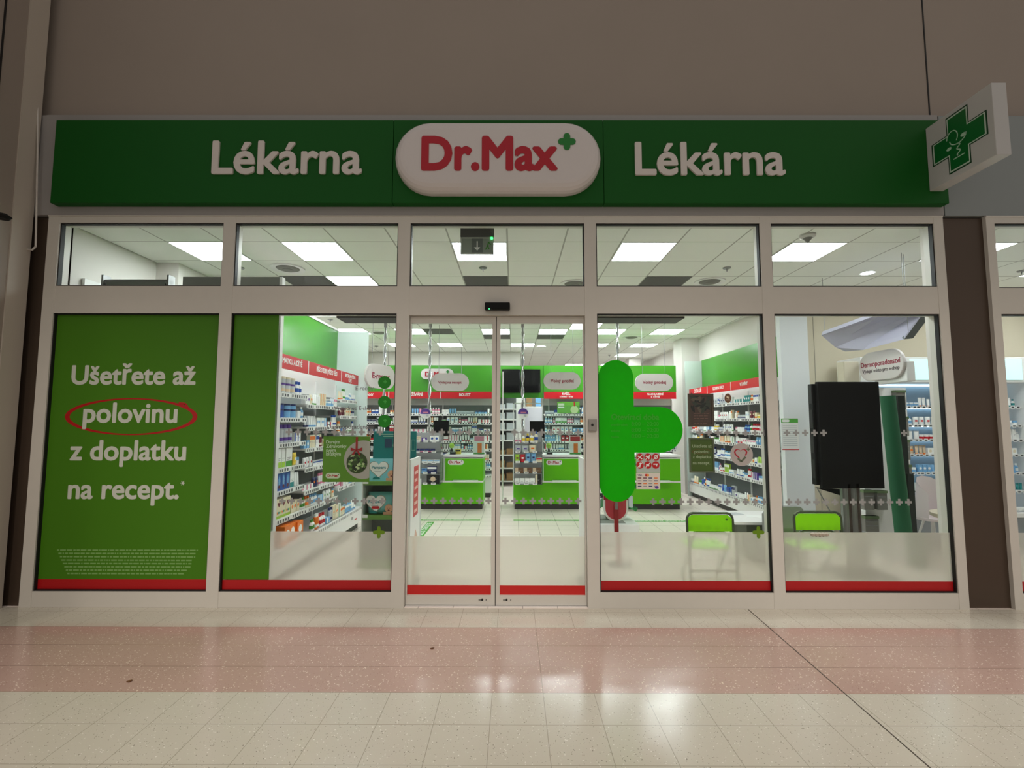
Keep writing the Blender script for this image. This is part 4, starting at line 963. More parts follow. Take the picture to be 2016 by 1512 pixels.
# counters
def counter(label,x0,x1,split,ledge,gond,Y=8.87,logo=True):
    zt=.985
    t=thing('service_counter',label,'counter',((x0+x1)/2,Y,0)); L=t.location
    def part(nm,fn,bev=0):
        mb=MB(); fn(mb); return shift(mb,L).build(nm,t,bev)
    part('plinth',lambda mb:mb.box(x0+.02,x1-.02,Y+.03,Y+.6,0,.1,M_plinth))
    part('lower_front',lambda mb:mb.box(x0,x1,Y,Y+.62,.1,.485,M_countgreen),.004)
    part('divider_rail',lambda mb:mb.box(x0,x1,Y-.004,Y+.6,.485,.515,M_white))
    part('upper_front',lambda mb:mb.box(split,x1,Y+.005,Y+.6,.515,.915,M_countgreen),.004)
    part('panel_trim',lambda mb:(mb.box(split,x1,Y,Y+.6,.915,.932,M_white),mb.box(split,split+.012,Y,Y+.02,.515,.915,M_white)))
    part('worktop',lambda mb:mb.box(x0 if not gond else split-.02,x1+.01,Y-.03,Y+.66,.945,.985,M_white),.006)
    part('carcass',lambda mb:mb.box(x0,split,Y+.3,Y+.6,.515,.945,M_white))
    part('bag_shelf',lambda mb:mb.box(ledge[0],ledge[1],Y-.16,Y+.004,.505,.53,M_white),.008)
    if logo:
        lx=split+.06; 
        o=part('logo_plate',lambda mb:mb.prism(FRONT(Y+.005),caps(lx,lx+.29,.80,.895),0,.004,M_white))
        mb=MB(); text(mb,FRONT(Y+.001),'Dr.Max',lx+.03,lx+.235,.828,0,.002,mat('logo_red',(176,8,34),.4),.04); mb.prism(FRONT(Y+.001),plus(lx+.255,.87,.022,.4),0,.002,M_dark); shift(mb,L).build('lettering',o)
    return t
counter('green fronted service counter behind the left door leaf with white worktop',-1.95,-.54,-1.25,(-1.09,-.63),True)
counter('green fronted service counter behind the right door leaf with white worktop',.01,1.26,.55,(.71,1.16),True)
counter('green fronted service counter right of the big green cross',1.85,3.06,1.9,(2.1,2.86),False,logo=False)
# plexi gondolas in front of the counters
def gond(label,xa,xb,zt,zs,unit,seed,content):
    Y=8.56; t=thing('acrylic_display',label,'display rack',((xa+xb)/2,Y,.485)); L=t.location
    def part(nm,fn):
        mb=MB(); fn(mb); return shift(mb,L).build(nm,t)
    part('back_panel',lambda mb:mb.box(xa,xb,Y+.28,Y+.30,.485,zt,mat('display_grey',(176,174,176),.5)))
    for x in (xa,xb-.006): part('side_panel',lambda mb:mb.box(x,x+.006,Y,Y+.28,.485,zt,M_plexi))
    pl=Place((xa,Y,0),0); w=xb-xa
    for k,z in enumerate(zs):
        part('shelf',lambda mb:mb.box(xa+.006,xb-.006,Y,Y+.28,z-.008,z,M_plexi))
        x=.02
        for q_,(spec,n,ex) in enumerate(content[k]):
            lab=run_label(spec,'%s tier, %s acrylic display'%(ORD[k],unit),q_,'left')
            for i in range(n):
                if x+spec[1]>w: break
                put(spec,pl.w(x+spec[1]/2,.02+spec[3]/2,z),0,lab,lab if n>1 else None); x+=spec[1]+ex
        def tags(mb):
            for i in range(3): mb.rect(FRONT(Y),xa+.03+i*w*.3,xa+.11+i*w*.3,z-.01,z+.03,0,.002,M_white); mb.rect(FRONT(Y-.002),xa+.045+i*w*.3,xa+.095+i*w*.3,z+.004,z+.016,0,.001,pm('grey'))
        part('price_tag',lambda mb:tags(mb)) if 0 else None
        for i in range(3):
            part('price_tag',lambda mb,i=i:(mb.rect(FRONT(Y),xa+.03+i*w*.3,xa+.11+i*w*.3,z-.012,z+.026,0,.002,M_white),mb.rect(FRONT(Y-.002),xa+.045+i*w*.3,xa+.095+i*w*.3,z+.002,z+.014,0,.001,pm('grey'))))
gond('clear acrylic shelf display hanging on the left counter',-1.76,-1.275,1.385,[1.235,1.05,.86,.68,.495],'left',1,[
 [(('box',.1,.09,.04,'cream','beige','band'),1,.02),(('box',.09,.07,.04,'purple','white','dot'),1,.06),(('box',.07,.1,.05,'white','blue','dot'),3,.01)],
 [(('box',.08,.06,.05,'navy','pink','foot'),4,.012)],
 [(('box',.1,.06,.05,'cream','orange','foot'),1,.02),(('box',.1,.055,.05,'white','lblue','band'),3,.01)],
 [(('box',.11,.09,.05,'white','lblue','foot'),1,.01),(('box',.1,.08,.05,'lblue','blue','band'),1,.01),(('box',.16,.12,.05,'navy','white','band'),1,.01)],
 [(('box',.08,.13,.05,'yellow','orange','dot'),1,.14),(('box',.22,.15,.05,'black','beige','dot'),1,.01)]])
gond('clear acrylic shelf display hanging on the middle counter',.015,.52,1.40,[1.22,1.05,.875,.69,.495],'middle',2,[
 [(('box',.05,.17,.04,'white','pink','foot'),2,.012),(('bottle',.06,.15,.06,'white','yellow','band'),1,.012),(('bottle',.065,.16,.065,'navy','yellow','band'),1,.01),(('bottle',.065,.17,.065,'white','yellow','band'),1,.01),(('bottle',.065,.2,.065,'cream','blue','band'),1,.01),(('bottle',.065,.2,.065,'blue','lblue','band'),1,.01)],
 [(('pouch',.12,.12,.03,'silver','purple','band'),2,.005),(('pouch',.13,.13,.03,'cream','orange','band'),2,.004)],
 [(('pouch',.085,.14,.03,'lime','maroon','band'),1,.01),(('pouch',.085,.14,.03,'red','white','band'),1,.01),(('pouch',.09,.16,.03,'lblue','navy','band'),2,.005),(('box',.1,.08,.04,'cream','red','band'),1,.01)],
 [(('box',.15,.09,.05,'brown','beige','side'),3,.008)],
 [(('box',.08,.1,.05,'white','silver','foot'),4,.01),(('box',.1,.17,.05,'black','cream','side'),1,.01)]])
# things standing on the counters
def monitor(label,px0,px1,py0,py1,Y):
    xa,zt=F(px0,py0,Y); xb,zb=F(px1,py1,Y); w=xb-xa; h=zt-zb
    placed('monitor',label,'monitor',(xa+xb)/2,Y,.985,[('screen_back',lambda mb:mb.box(-w/2,w/2,0,.035,zb-.985,zt-.985,M_black)),('neck',lambda mb:mb.cyl((0,.05,.01),(0,.05,zb-.9),.02,.02,M_black,10)),('foot',lambda mb:mb.box(-.11,.11,-.03,.14,0,.014,M_black))])
monitor('black monitor seen from behind on the left counter',853,884,828,858,9.25)
monitor('black monitor seen from behind on the middle counter',1043,1072,829,862,9.25)
for xx,w in ((-1.13,'left'),(.66,'middle')):
    placed('counter_glass','clear glass screen standing on the %s counter'%w,'glass screen',xx+.27,8.9,.986,[('pane',lambda mb:mb.box(-.33,.33,0,.006,0,.9,M_glassin)),('foot',lambda mb:mb.box(-.3,-.22,-.04,.05,0,.012,M_chrome)),('foot',lambda mb:mb.box(.22,.3,-.04,.05,0,.012,M_chrome))])
    placed('card_terminal','black card terminal on the %s counter worktop'%w,'card terminal',xx+.02,9.0,.986,[('body',lambda mb:mb.box(-.05,.05,-.08,.08,0,.04,M_black)),('keypad',lambda mb:mb.box(-.035,.035,-.07,0,.04,.043,pm('grey')))])
    def ball(mb): mb.lathe(0,0,[(.001,.10),(.03,.105),(.047,.13),(.05,.15),(.047,.17),(.03,.195),(.001,.2)],pm('lime'),14)
    placed('plastic_ball_figure','small green and white round figure on a dark foot on the %s counter'%w,'ornament',xx-.03 if w=='left' else xx+.02,9.16,.986,[('ball',ball),('stem',lambda mb:mb.cyl((0,0,0),(0,0,.11),.035,.012,M_black,10)),('cap',lambda mb:mb.cyl((0,0,.2),(0,0,.24),.016,.01,M_white,8))])
    placed('leaflet_stand','white leaflet stand with coloured poster on the %s counter, right end'%w,'leaflet stand',xx+.5,9.02,.986,[('poster',lambda mb:mb.box(-.11,.11,0,.01,0,.34,M_white)),('print',lambda mb:(mb.rect(FRONT(0),-.09,.09,.24,.33,0,.002,pm('pink' if w=='left' else 'red')),mb.rect(FRONT(0),-.03,.05,.03,.2,0,.002,pm('orange')),mb.rect(FRONT(0),-.1,.1,.0,.03,0,.002,pm('green'))))])
placed('yellow_box','small yellow and black carton beside the figure on the left counter','box',-1.02,9.05,.986,[('carton',lambda mb:mb.box(-.05,.05,-.04,.04,0,.09,pm('yellow'))),('print',lambda mb:mb.rect(FRONT(-.04),-.04,.04,.05,.08,0,.001,M_black))])
# storeroom behind the opening
placed('storeroom_shelving','white open shelving with pale cartons in the storeroom opening','shelving',-.16,12.0,0,[('side_panel',lambda mb:mb.box(.24,.46,0,.02,0,2.35,M_white)),('side_panel',lambda mb:mb.box(-.26,-.24,0,.5,0,2.35,M_white)),('back_panel',lambda mb:mb.box(-.24,.46,.48,.5,0,2.35,M_shelfgrey))]+[('shelf',lambda mb,z=z:mb.box(-.24,.24,.02,.48,z,z+.03,M_white)) for z in (.1,.42,.74,1.1,1.36,1.62,1.88,2.3)])
sr=random.Random(12)
for k,z in enumerate((.13,.45,.77,1.13,1.39,1.65,1.91)):
    for i in range(2):
        c='cardboard' if k<3 else 'pale'; wd=.2; h=sr.uniform(.1,.2)
        o=MB().box(-.39+i*.23,-.39+i*.23+wd,12.08,12.4,z,z+h,mat('cardboard',(158,124,84),.8) if k<3 else pm('silver')).build('carton'); tag(o,'%s carton on the %s storeroom shelf, %s one'%('brown' if k<3 else 'pale grey',ORD[6-k],'left' if i==0 else 'right'),'carton')
placed('fire_extinguisher','dark red fire extinguisher standing in the storeroom opening','fire extinguisher',.30,11.4,0,[('cylinder',lambda mb:mb.lathe(0,0,[(.075,0),(.08,.02),(.08,.5),(.03,.58)],mat('extinguisher_red',(140,20,20),.35),16)),('valve',lambda mb:mb.box(-.04,.04,-.015,.015,.58,.66,M_black))])
placed('storeroom_cabinet','pale lilac cabinet wall unit behind the middle counter in the opening','cabinet',.28,12.6,0,[('body',lambda mb:mb.box(-.0,.75,0,.5,0,1.95,mat('lilac_white',(214,210,218),.5))),('top_shelf',lambda mb:mb.box(0,.75,0,.5,1.95,1.98,M_white))])
for k,(x,c) in enumerate(((.36,'brown'),(.6,'lblue'),(.8,'brown'))):
    tag(MB().box(x,x+.14,12.7,12.95,1.985,2.28,mat('cardboard',(158,124,84),.8) if c=='brown' else pm(c)).build('carton'),'%s carton on top of the lilac cabinet, %s of three'%('brown' if c=='brown' else 'pale blue',('left','middle','right')[k]),'carton')
placed('glass_door','clear glass door leaf with white metal edge left of the middle counter','door',-.21,9.9,.02,[('pane',lambda mb:mb.box(0,.006,0,.9,0,2.6,M_glassin)),('edge',lambda mb:mb.box(-.012,.018,-.03,0,0,2.6,M_white))])
def gfr(mb): 
    for r in ((0,.8,1.98,2.0),(0,.02,0,2.0),(.78,.8,0,2.55)): mb.box(r[0],r[1],0,.02,r[2],r[3],M_white)
placed('white_door_frame','thin white metal frame standing in the storeroom opening','frame',.0,10.6,0,[('frame',gfr)])
# small poster on the right back rack
xa,zt=F(1097,791,10.3); xb,zb=F(1141,814,10.3)
tp=thing('bauble_poster_small','small green bauble poster in front of the right back rack','poster',((xa+xb)/2,10.298,zb)); fb=FRONT(10.298)
for nm,fn in (('sheet',lambda mb:mb.rect(fb,xa,xb,zb,zt,0,.004,mat('poster_green2',(92,160,50),.5))),('bauble_picture',lambda mb:mb.prism(fb,disc(xb-.11,zb+.08,.085,18),.004,.006,BA)),('ribbon_picture',lambda mb:mb.rect(fb,xb-.125,xb-.095,zb+.15,zt,.004,.007,M_rib)),('headline',lambda mb:[mb.rect(fb,xa+.02,xa+.15,zb+.12+.035*i,zb+.14+.035*i,.004,.006,M_white) for i in range(3)])):
    mb=MB(); fn(mb); shift(mb,tp.location).build(nm,tp)
# floor lines
M_fl=mat('floor_green',(84,168,60),.4)
def fstripe(lab,x0,x1,y,s):
    placed('floor_stripe',lab,'floor sticker',(x0+x1)/2,y,.0005,[('strip',lambda mb:mb.rect(TOP(0),-(x1-x0)/2,(x1-x0)/2,-.05,.05,0,.001,M_fl)),('lettering',lambda mb:text(mb,TOP(.001),s,-(x1-x0)*.35,(x1-x0)*.35,-.022,0,.0006,M_white,.03,.6))])
fstripe('green floor stripe with white lettering in front of the left counter',-1.62,-.53,7.93,'DISKRÉTNÍ ZÓNA')
fstripe('green floor stripe with white lettering in front of the middle counter',.01,1.17,7.93,'DISKRÉTNÍ ZÓNA')
fstripe('green floor stripe in front of the right counter',1.72,2.95,7.88,'DISKRÉTNÍ ZÓNA')
placed('floor_stripe','green floor stripe running towards the left counter','floor sticker',-1.30,7.30,.0005,[('strip',lambda mb:mb.rect(TOP(0),-.5,.5,-.055,.055,0,.001,M_fl)),('lettering',lambda mb:text(mb,TOP(.001),'ZDE ČEKEJTE',-.4,.4,-.025,0,.0006,M_white,.03,.7))],PI/2)
# ------------------------------------------------------------------ skincare niche
CYs=6.4
sk=thing('skincare_cabinet','lit white skincare cabinet with blue-white shelves behind the fifth window','cabinet',(7.0,CYs,0)); LC=sk.location
def cp(nm,fn,par=None,bev=0):
    mb=MB(); fn(mb); return shift(mb,LC).build(nm,par or sk,bev)
M_cool=mat('cool_back',(150,172,190),.5)
cp('back_panel',lambda mb:mb.box(4.66,9.6,CYs+.42,CYs+.45,.1,2.12,M_cool))
cp('base_cabinet',lambda mb:mb.box(4.66,9.6,CYs+.02,CYs+.45,.1,.36,mat('drawer_grey',(150,156,162),.5)))
cp('worktop',lambda mb:mb.box(4.6,9.62,CYs-.04,CYs+.45,.36,.42,M_white),None,.006)
cp('plinth',lambda mb:mb.box(4.7,9.6,CYs+.08,CYs+.45,0,.1,M_plinth))
cp('header_box',lambda mb:mb.box(4.63,9.62,CYs-.02,CYs+.45,2.12,2.46,M_white),None,.006)
for x in (4.66,6.2,6.86,8.3,9.58): cp('upright',lambda mb:mb.box(x-.02,x+.02,CYs,CYs+.42,.42,2.12,M_white))
for a,b,txt in ((4.70,5.2,None),(5.29,6.12,'VICHY'),(6.22,6.77,'ne'),(6.86,7.7,None)):
    o=cp('lit_sign',lambda mb:mb.prism(FRONT(CYs-.02),[(a,2.155),(b,2.155),(b,2.435),(a,2.435)],0,.01,M_lit))
    if txt=='VICHY': cp('lettering',lambda mb:(text(mb,FRONT(CYs-.03),'VICHY',a+.23,b-.23,2.27,0,.002,mat('sign_ink',(60,76,84),.5),.0),mb.rect(FRONT(CYs-.03),a+.28,b-.28,2.235,2.239,0,.002,mat('sign_ink',(60,76,84),.5))),o)
    elif txt: cp('lettering',lambda mb:(text(mb,FRONT(CYs-.03),'ne',a+.12,a+.27,2.22,0,.002,mat('sign_ink',(60,76,84),.5),.02),mb.rect(FRONT(CYs-.03),a+.14,a+.26,2.325,2.335,0,.002,mat('sign_ink',(60,76,84),.5))),o)
pc=[[('white','teal'),('lblue','white'),('white','orange')],[('white','lblue'),('white','red'),('silver','white')],[('red','white'),('white','red'),('white','white')],[('beige','orange'),('white','cream'),('silver','white')],[('white','navy'),('lblue','white'),('white','lblue')],[('teal','white'),('green','white'),('white','green')],[('silver','white'),('white','blue'),('white','silver')]]
zz=[1.80,1.55,1.36,1.16,.92,.68]
plS=Place((0,CYs,0),0)
M_strip=mat('shelf_light',(214,238,255),.5,emit=3.0)
for bi,(a,b) in enumerate(((4.68,6.18),(6.22,6.84),(6.88,8.28))):
    for k,z in enumerate(zz+[.42]):
        if z>.5:
            o=cp('shelf',lambda mb:mb.box(a,b,CYs+.08,CYs+.42,z-.012,z,M_white))
            def rail(mb):
                x=a+.02
                while x<b-.06: mb.rect(FRONT(CYs+.08),x,x+.05,z-.024,z+.014,0,.003,M_white); mb.rect(FRONT(CYs+.077),x+.008,x+.042,z-.014,z+.004,0,.001,mat('tag_ink',(70,72,74),.6)); x+=.075 if int(x*37)%3 else .05
            cp('price_rail',rail,o)
            if k<6: cp('light_strip',lambda mb:mb.box(a+.02,b-.02,CYs+.38,CYs+.40,z-.024,z-.012,M_strip),o)
        x0=a if bi else 5.2
        fill(plS,x0+.02,min(b,7.5)-.02,z+.002,.09 if z>.5 else 0,'%s shelf, %s bay, skincare cabinet'%(ORD[k],ORD[bi]),'left',pc[k],900+k+20*bi,hmax=(.14 if k else .2),scale=.95)
cp('light_strip',lambda mb:mb.box(4.7,8.26,CYs+.36,CYs+.39,2.10,2.118,M_strip))
# advisory sign box
t=thing('advice_sign','white capsule sign with red lettering on a side box above the black screen','sign',(4.55,5.95,2.0)); LA=t.location
fa=Fr((4.48,6.2,0),(0,-1,0),(0,0,1),(-1,0,0))
zc_=FX(1740,718,4.48)[1]
mb=MB(); mb.box(4.30,4.50,6.22,6.36,2.06,2.38,M_cream); mb.box(4.52,4.62,5.5,6.0,2.06,2.30,M_white); shift(mb,LA).build('side_box',t,bev=.01)
mb=MB(); mb.prism(fa,caps(0,.71,zc_-.18,zc_+.18,12),-.04,.0,M_signwhite); shift(mb,LA).build('capsule_plate',t,bev=.01)
mb=MB(); text(mb,fa,'Dermoporadenství',.04,.67,zc_+.0,0,.003,mat('sign_text_red',(150,30,60),.5),.016,1.1); text(mb,fa,'Výdejní místo pro e-shop',.06,.65,zc_-.075,0,.003,mat('caption_grey2',(96,84,88),.6),.012,1.1); shift(mb,LA).build('lettering',t)
# suspended canopy
A=lambda x,y,Y:(F(x,y,Y)[0],Y,F(x,y,Y)[1])
pa=[A(1617,660,6.2),A(1645,684,6.2),A(1664,692,6.15),A(1700,689,5.9),A(1780,668,5.3),A(1826,606,5.25),A(1772,604,5.25)]
mb=MB(); n=len(pa); topv=[(x+.02,y,z+.05) for x,y,z in pa]; M_can=mat('canopy_lilac',(186,184,202),.5)
mb.add(pa+topv,[tuple(range(n))[::-1],tuple(range(n,2*n))]+[(i,(i+1)%n,n+(i+1)%n,n+i) for i in range(n)],M_can)
t=thing('ceiling_canopy','large lilac grey curved canopy panel hanging above the advice sign, fifth window','canopy',pa[3]); shift(mb,t.location).build('panel',t)
c0,c1_=Vector(pa[4]),Vector(pa[5]); mb=MB(); e=Vector((.10,0,0.01)); u=Vector((0,.03,.02)); q4=[c0,c1_,c1_+e,c0+e]
mb.add([v for v in q4]+[v+u for v in q4],[(0,1,2,3),(7,6,5,4),(0,4,5,1),(1,5,6,2),(2,6,7,3),(3,7,4,0)],mat('canopy_edge',(96,100,100),.5)); shift(mb,t.location).build('end_edge',t)
for p in (pa[0],pa[4],pa[6]):
    mb=MB(); mb.cyl((p[0]+.05,p[1],p[2]+.04),(p[0]+.05,p[1],CZ),.003,.003,M_pipe,6); shift(mb,t.location).build('wire',t)
# portrait screen on a stand, seen from behind
xa,xb=3.30,3.965; z0,z1=.888,2.03; Y=5.2
t=thing('screen_stand','large black portrait screen seen from behind on a grey post, fifth window','screen',((xa+xb)/2,Y,0)); LT=t.location
def tp_(nm,fn,bev=0):
    mb=MB(); fn(mb); return shift(mb,LT).build(nm,t,bev)
tp_('rear_housing',lambda mb:mb.box(xa,xb,Y,Y+.05,z0,z1,M_black),.006)
tp_('front_housing',lambda mb:mb.box(xa-.03,xb-.02,Y+.05,Y+.13,z0+.03,z1-.02,M_black),.006)
tp_('post',lambda mb:(mb.box(3.53,3.72,Y+.03,Y+.07,.04,z0,M_pipe),mb.box(3.57,3.60,Y,Y+.03,.04,z0+.05,M_chrome),mb.box(3.66,3.69,Y,Y+.03,.04,z0+.05,M_chrome)))
tp_('foot',lambda mb:mb.box(3.35,3.9,Y-.15,Y+.35,0,.03,M_pipe),.005)
tp_('cable_tray',lambda mb:mb.prism(FRONT(Y+.3),[(3.40,.86),(3.72,.84),(3.72,.76)],0,.02,M_black))
mb=MB(); mb.tube([(3.42,Y+.29,.86),(3.55,Y+.3,.62),(3.63,Y+.28,.45),(3.62,Y+.1,.05)],.006,M_pipe); shift(mb,LT).build('cable',t)
tp_('vent_rib',lambda mb:[mb.box(xa-.034,xa-.028,Y+.06,Y+.12,z0+.1+.27*i,z0+.3+.27*i,M_dark) for i in range(4)])
# dark green rolled banner beside pocket display
t=thing('rolled_banner','tall dark green rolled fabric banner standing right of the black portrait screen','banner',(4.43,5.6,0))
mb=MB(); mb.cyl((4.47,5.6,0),(4.36,5.6,1.90),.085,.075,mat('deep_green_cloth',(6,88,52),.6),16); shift(mb,t.location).build('cloth_roll',t)
mb=MB(); mb.box(4.53,4.60,5.59,5.66,0,1.0,mat('deep_black_green',(10,26,20),.6)); mb.box(4.48,4.56,5.60,5.67,1.0,1.9,mat('deep_black_green',(10,26,20),.6)); shift(mb,t.location).build('dark_strip',t)
t=thing('pocket_display','column of grey pocket boxes with olive tops beside the green banner','display rack',(4.75,5.95,0)); LP=t.location
k=0
for (px0,py0,px1,py1) in ((1764,768,1784,806),(1770,820,1790,858),(1774,866,1793,905),(1776,915,1797,958),(1780,966,1800,1007),(1781,1015,1799,1046),(1700,965,1722,1004),(1727,966,1748,1004),(1703,1016,1731,1047)):
    xa_,z1_=F(px0,py0,5.9); xb_,z0_=F(px1,py1,5.9)
    mb=MB(); mb.box(xa_,xb_,5.9,5.96,z0_,z1_,mat('pocket_grey',(128,124,118),.6)); mb.rect(FRONT(5.9),xa_+.01,xb_-.01,z0_+(z1_-z0_)*.66,z0_+(z1_-z0_)*.69,0,.002,pm('grey')); mb.rect(FRONT(5.9),xa_+.01,xb_-.01,z0_+(z1_-z0_)*.38,z0_+(z1_-z0_)*.41,0,.002,pm('grey')); o=shift(mb,LP).build('pocket',t)
    mb=MB(); mb.box(xa_-.004,xb_+.004,5.892,5.965,z1_-.03,z1_,mat('pocket_olive',(96,116,78),.5)); shift(mb,LP).build('olive_top',o)
mb=MB(); mb.box(4.30,4.88,5.97,5.99,.05,2.02,M_white); shift(mb,LP).build('back_board',t)
mb=MB(); mb.box(4.28,4.9,5.9,6.05,0,.05,M_white); shift(mb,LP).build('foot',t)
# round table and moulded chair at the right edge
placed('round_table','cream round table edge at the right side of the fifth window','table',5.16,5.55,0,[('table_top',lambda mb:mb.lathe(0,0,[(.30,.50),(.34,.52),(.34,.555),(.0001,.556)],mat('table_cream',(226,214,190),.4),32)),('column',lambda mb:mb.cyl((0,0,.02),(0,0,.5),.03,.03,M_white)),('foot',lambda mb:mb.lathe(0,0,[(.2,0),(.2,.015),(.03,.03)],M_white,24))])
def shell(mb):
    n=8; vs=[]
    for j in range(6):
        for i in range(n+1):
            a=-PI*.75+PI*1.5*i/n+PI/2; r=.2-.01*j; vs.append((r*math.cos(a),r*math.sin(a)*.8,.42+.1*j*(.6+.4*math.sin(PI*i/n))))
    mb.add(vs,[(j*(n+1)+i,j*(n+1)+i+1,(j+1)*(n+1)+i+1,(j+1)*(n+1)+i) for j in range(5) for i in range(n)],mat('shell_white_pink',(232,220,222),.4),True)
placed('moulded_chair','white moulded shell chair behind the round table at the right','chair',5.18,6.05,0,[('shell',shell),('seat',lambda mb:mb.lathe(0,0,[(.2,.40),(.2,.43),(.0001,.43)],mat('shell_white_pink',(232,220,222),.4),20))]+[('leg',lambda mb,a=a:mb.cyl((.08*math.cos(a),.08*math.sin(a),.4),(.2*math.cos(a),.2*math.sin(a),0),.014,.01,M_white,8)) for a in (.8,2.4,3.9,5.5)])
# green tube chairs at the window
M_lime=mat('lime_plastic',(150,236,0),.5,spec=.3)
M_tube=mat('olive_chrome_tube',(92,100,82),.25,.7)
def chair(label,xa,xb,top,hole,Y=4.80):
    w=(xb-xa)/2-.014; r=.05
    def arch(mb,w,top,y0,y1,r,rad,zb=0):
        pts=[(-w,y0,zb),(-w,y1,top-r)]+[(-w+r-r*math.cos(a),y1,top-r+r*math.sin(a)) for a in (PI/6,PI/3,PI/2)]+[(w-r+r*math.sin(a),y1,top-r+r*math.cos(a)) for a in (0,PI/6,PI/3,PI/2)]+[(w,y0,zb)]
        mb.tube(pts,rad,M_tube,10)
    L=[('frame_tube',lambda mb:arch(mb,w,top,.0,.03,.06,.0125)),
       ('leg_tube',lambda mb:arch(mb,w-.045,top-.185,.42,.05,.06,.011)),
       ('backrest',lambda mb:mb.prism(FRONT(.022),[(-w+.012,top-.175),(w-.012,top-.175),(w-.012,top-.05),(w-.05,top-.018),(-w+.05,top-.018),(-w+.012,top-.05)],-.018,.0,M_lime)),
       ('seat',lambda mb:mb.box(-w+.04,w-.04,.06,.42,.355,.375,M_lime)),
       ('crossbar',lambda mb:mb.cyl((-w,.01,.16),(w,.01,.16),.009,.009,M_tube,8))]
    if hole: L.append(('round_mark',lambda mb:mb.prism(FRONT(.022),disc(w*.72,top-.06,.012,14),0,.002,mat('dark_olive',(70,120,20),.5))))
    return placed('tube_chair',label,'chair',(xa+xb)/2,Y,0,L)
chair('lime green tube frame chair behind the fourth window, small dark mark on its backrest',1.70,2.18,.698,True)
chair('lime green tube frame chair behind the fifth window, below the black screen',2.755,3.245,.712,False)
x,z=fpt(1613,1051); mb=MB()
r=random.Random(2)
for k in range(5): mb.lathe(x-.06+.03*k+.0,GY-.004,[(.002,z-.028+.004*abs(k-2)),(.02,z-.012),(.022,z+.004),(.002,z+.012)],mat('crumpled_tape',(176,164,148),.6),7)
o=mb.build('crumpled_tape'); tag(o,'crumpled piece of pale tape on the frosted film in front of the right green chair','tape')
# low white table, papers, grey armchair
t=thing('low_table','low white table with papers behind the left green chair','table',(2.85,5.97,0)); LL=t.location
mb=MB(); mb.prism(TOP(.42),[(2.40,6.34),(2.55,5.62),(3.34,5.60),(3.42,6.30)],0,.03,M_white); shift(mb,LL).build('table_top',t)
mb=MB(); mb.box(2.74,3.3,5.75,6.2,.02,.42,mat('olive_grey_box',(84,92,78),.6)); shift(mb,LL).build('cabinet_base',t)
for k,(x,y,a,c) in enumerate(((2.75,6.1,.3,'silver'),(2.95,5.95,-.4,'white'),(3.1,5.8,.2,'pink'))):
    o=MB().box(-.1,.1,-.07,.07,0,.003,pm(c)).build('leaflet'); o.location=(x,y,.4505); o.rotation_euler=(0,0,a); tag(o,'%s leaflet lying on the low white table'%{'silver':'grey','white':'white','pink':'pink'}[c],'leaflet')
M_arm=mat('armchair_grey',(134,134,132),.75,noise=.08,nscale=60)
def armback(mb):
    w=.19; pts=[(-w,.30),(w+.03,.30),(w+.03,.66),(w-.0,.685),(-w+.07,.685),(-w,.6)]
    mb.prism(FRONT(0),pts,0,.07,M_arm)
placed('grey_armchair','small grey upholstered armchair partly hidden by the mullion right of the low table','armchair',2.90,5.33,0,[('backrest',armback),('seat',lambda mb:mb.box(-.19,.22,0,.22,.26,.36,M_arm))]+[('leg',lambda mb,x=x,y=y:mb.cyl((x,y,0),(x,y,.27),.012,.014,M_pipe,8)) for x in (-.15,.18) for y in (-.04,.18)])
# white platform with slanted promotion shelves
t=thing('display_platform','low white platform on the floor behind the big green cross','platform',(1.38,6.75,0)); mb=MB(); mb.box(1.08,1.66,6.42,7.12,0,.25,M_white); shift(mb,t.location).build('platform_body',t,bev=.005)
mb=MB(); mb.box(1.10,1.50,6.5,7.10,.25,.252,mat('platform_shadow_mat',(150,152,144),.7)); shift(mb,t.location).build('painted_shade',t)  # thin grey sheet, its colour stands in for shade on the platform top
t=thing('promo_tower','slanted green shelf tower with white-blue packs on the white platform','display rack',(1.38,6.8,.253)); LQ=t.location
mb=MB(); mb.box(1.30,1.46,6.72,6.88,.253,1.5,mat('tower_grey',(118,122,118),.6)); shift(mb,LQ).build('post',t)
for k,z in enumerate((.36,.66,.96,1.26)):
    for s in (-1,1):
        c,s_=math.cos(.5),math.sin(.5); mb=MB()
        fr=Fr((1.38+s*.06,6.6,z+.16),(s*c,0,-s_),(0,1,0),(s*s_,0,c)); mb.rect(fr,0,.26,0,.4,-.012,0,mat('tower_green',(44,128,60),.5)); mb.rect(fr,.25,.262,0,.4,0,.04,mat('tower_green',(44,128,60),.5)); shift(mb,LQ).build('slanted_shelf',t)
        for i in range(3):
            spec=('box',.11,.15,.05,'white','blue','foot') if (i+k)%2 else ('box',.11,.15,.05,'silver','blue','side')
            me=prod(*spec); o=bpy.data.objects.new('medicine_carton',me); COL.objects.link(o)
            p=fr.P(.18,.07+.13*i,.002); M4=Matrix(((0,0,0,0),)*4)
            xx=Vector((0,1,0))*(-s if s>0 else 1); 
            xx=Vector((0,-1,0)) if s<0 else Vector((0,1,0)); zz_=Vector((0,0,1)); yy=zz_.cross(xx)
            o.matrix_world=Matrix(((xx[0],yy[0],zz_[0],p[0]),(xx[1],yy[1],zz_[1],p[1]),(xx[2],yy[2],zz_[2],p[2]+.0),(0,0,0,1)))
            tag(o,'white-and-blue carton on the %s slanted shelf of the promo tower, %s side, %s from window'%(ORD[3-k],'left' if s<0 else 'right',ORD[i]),'carton')
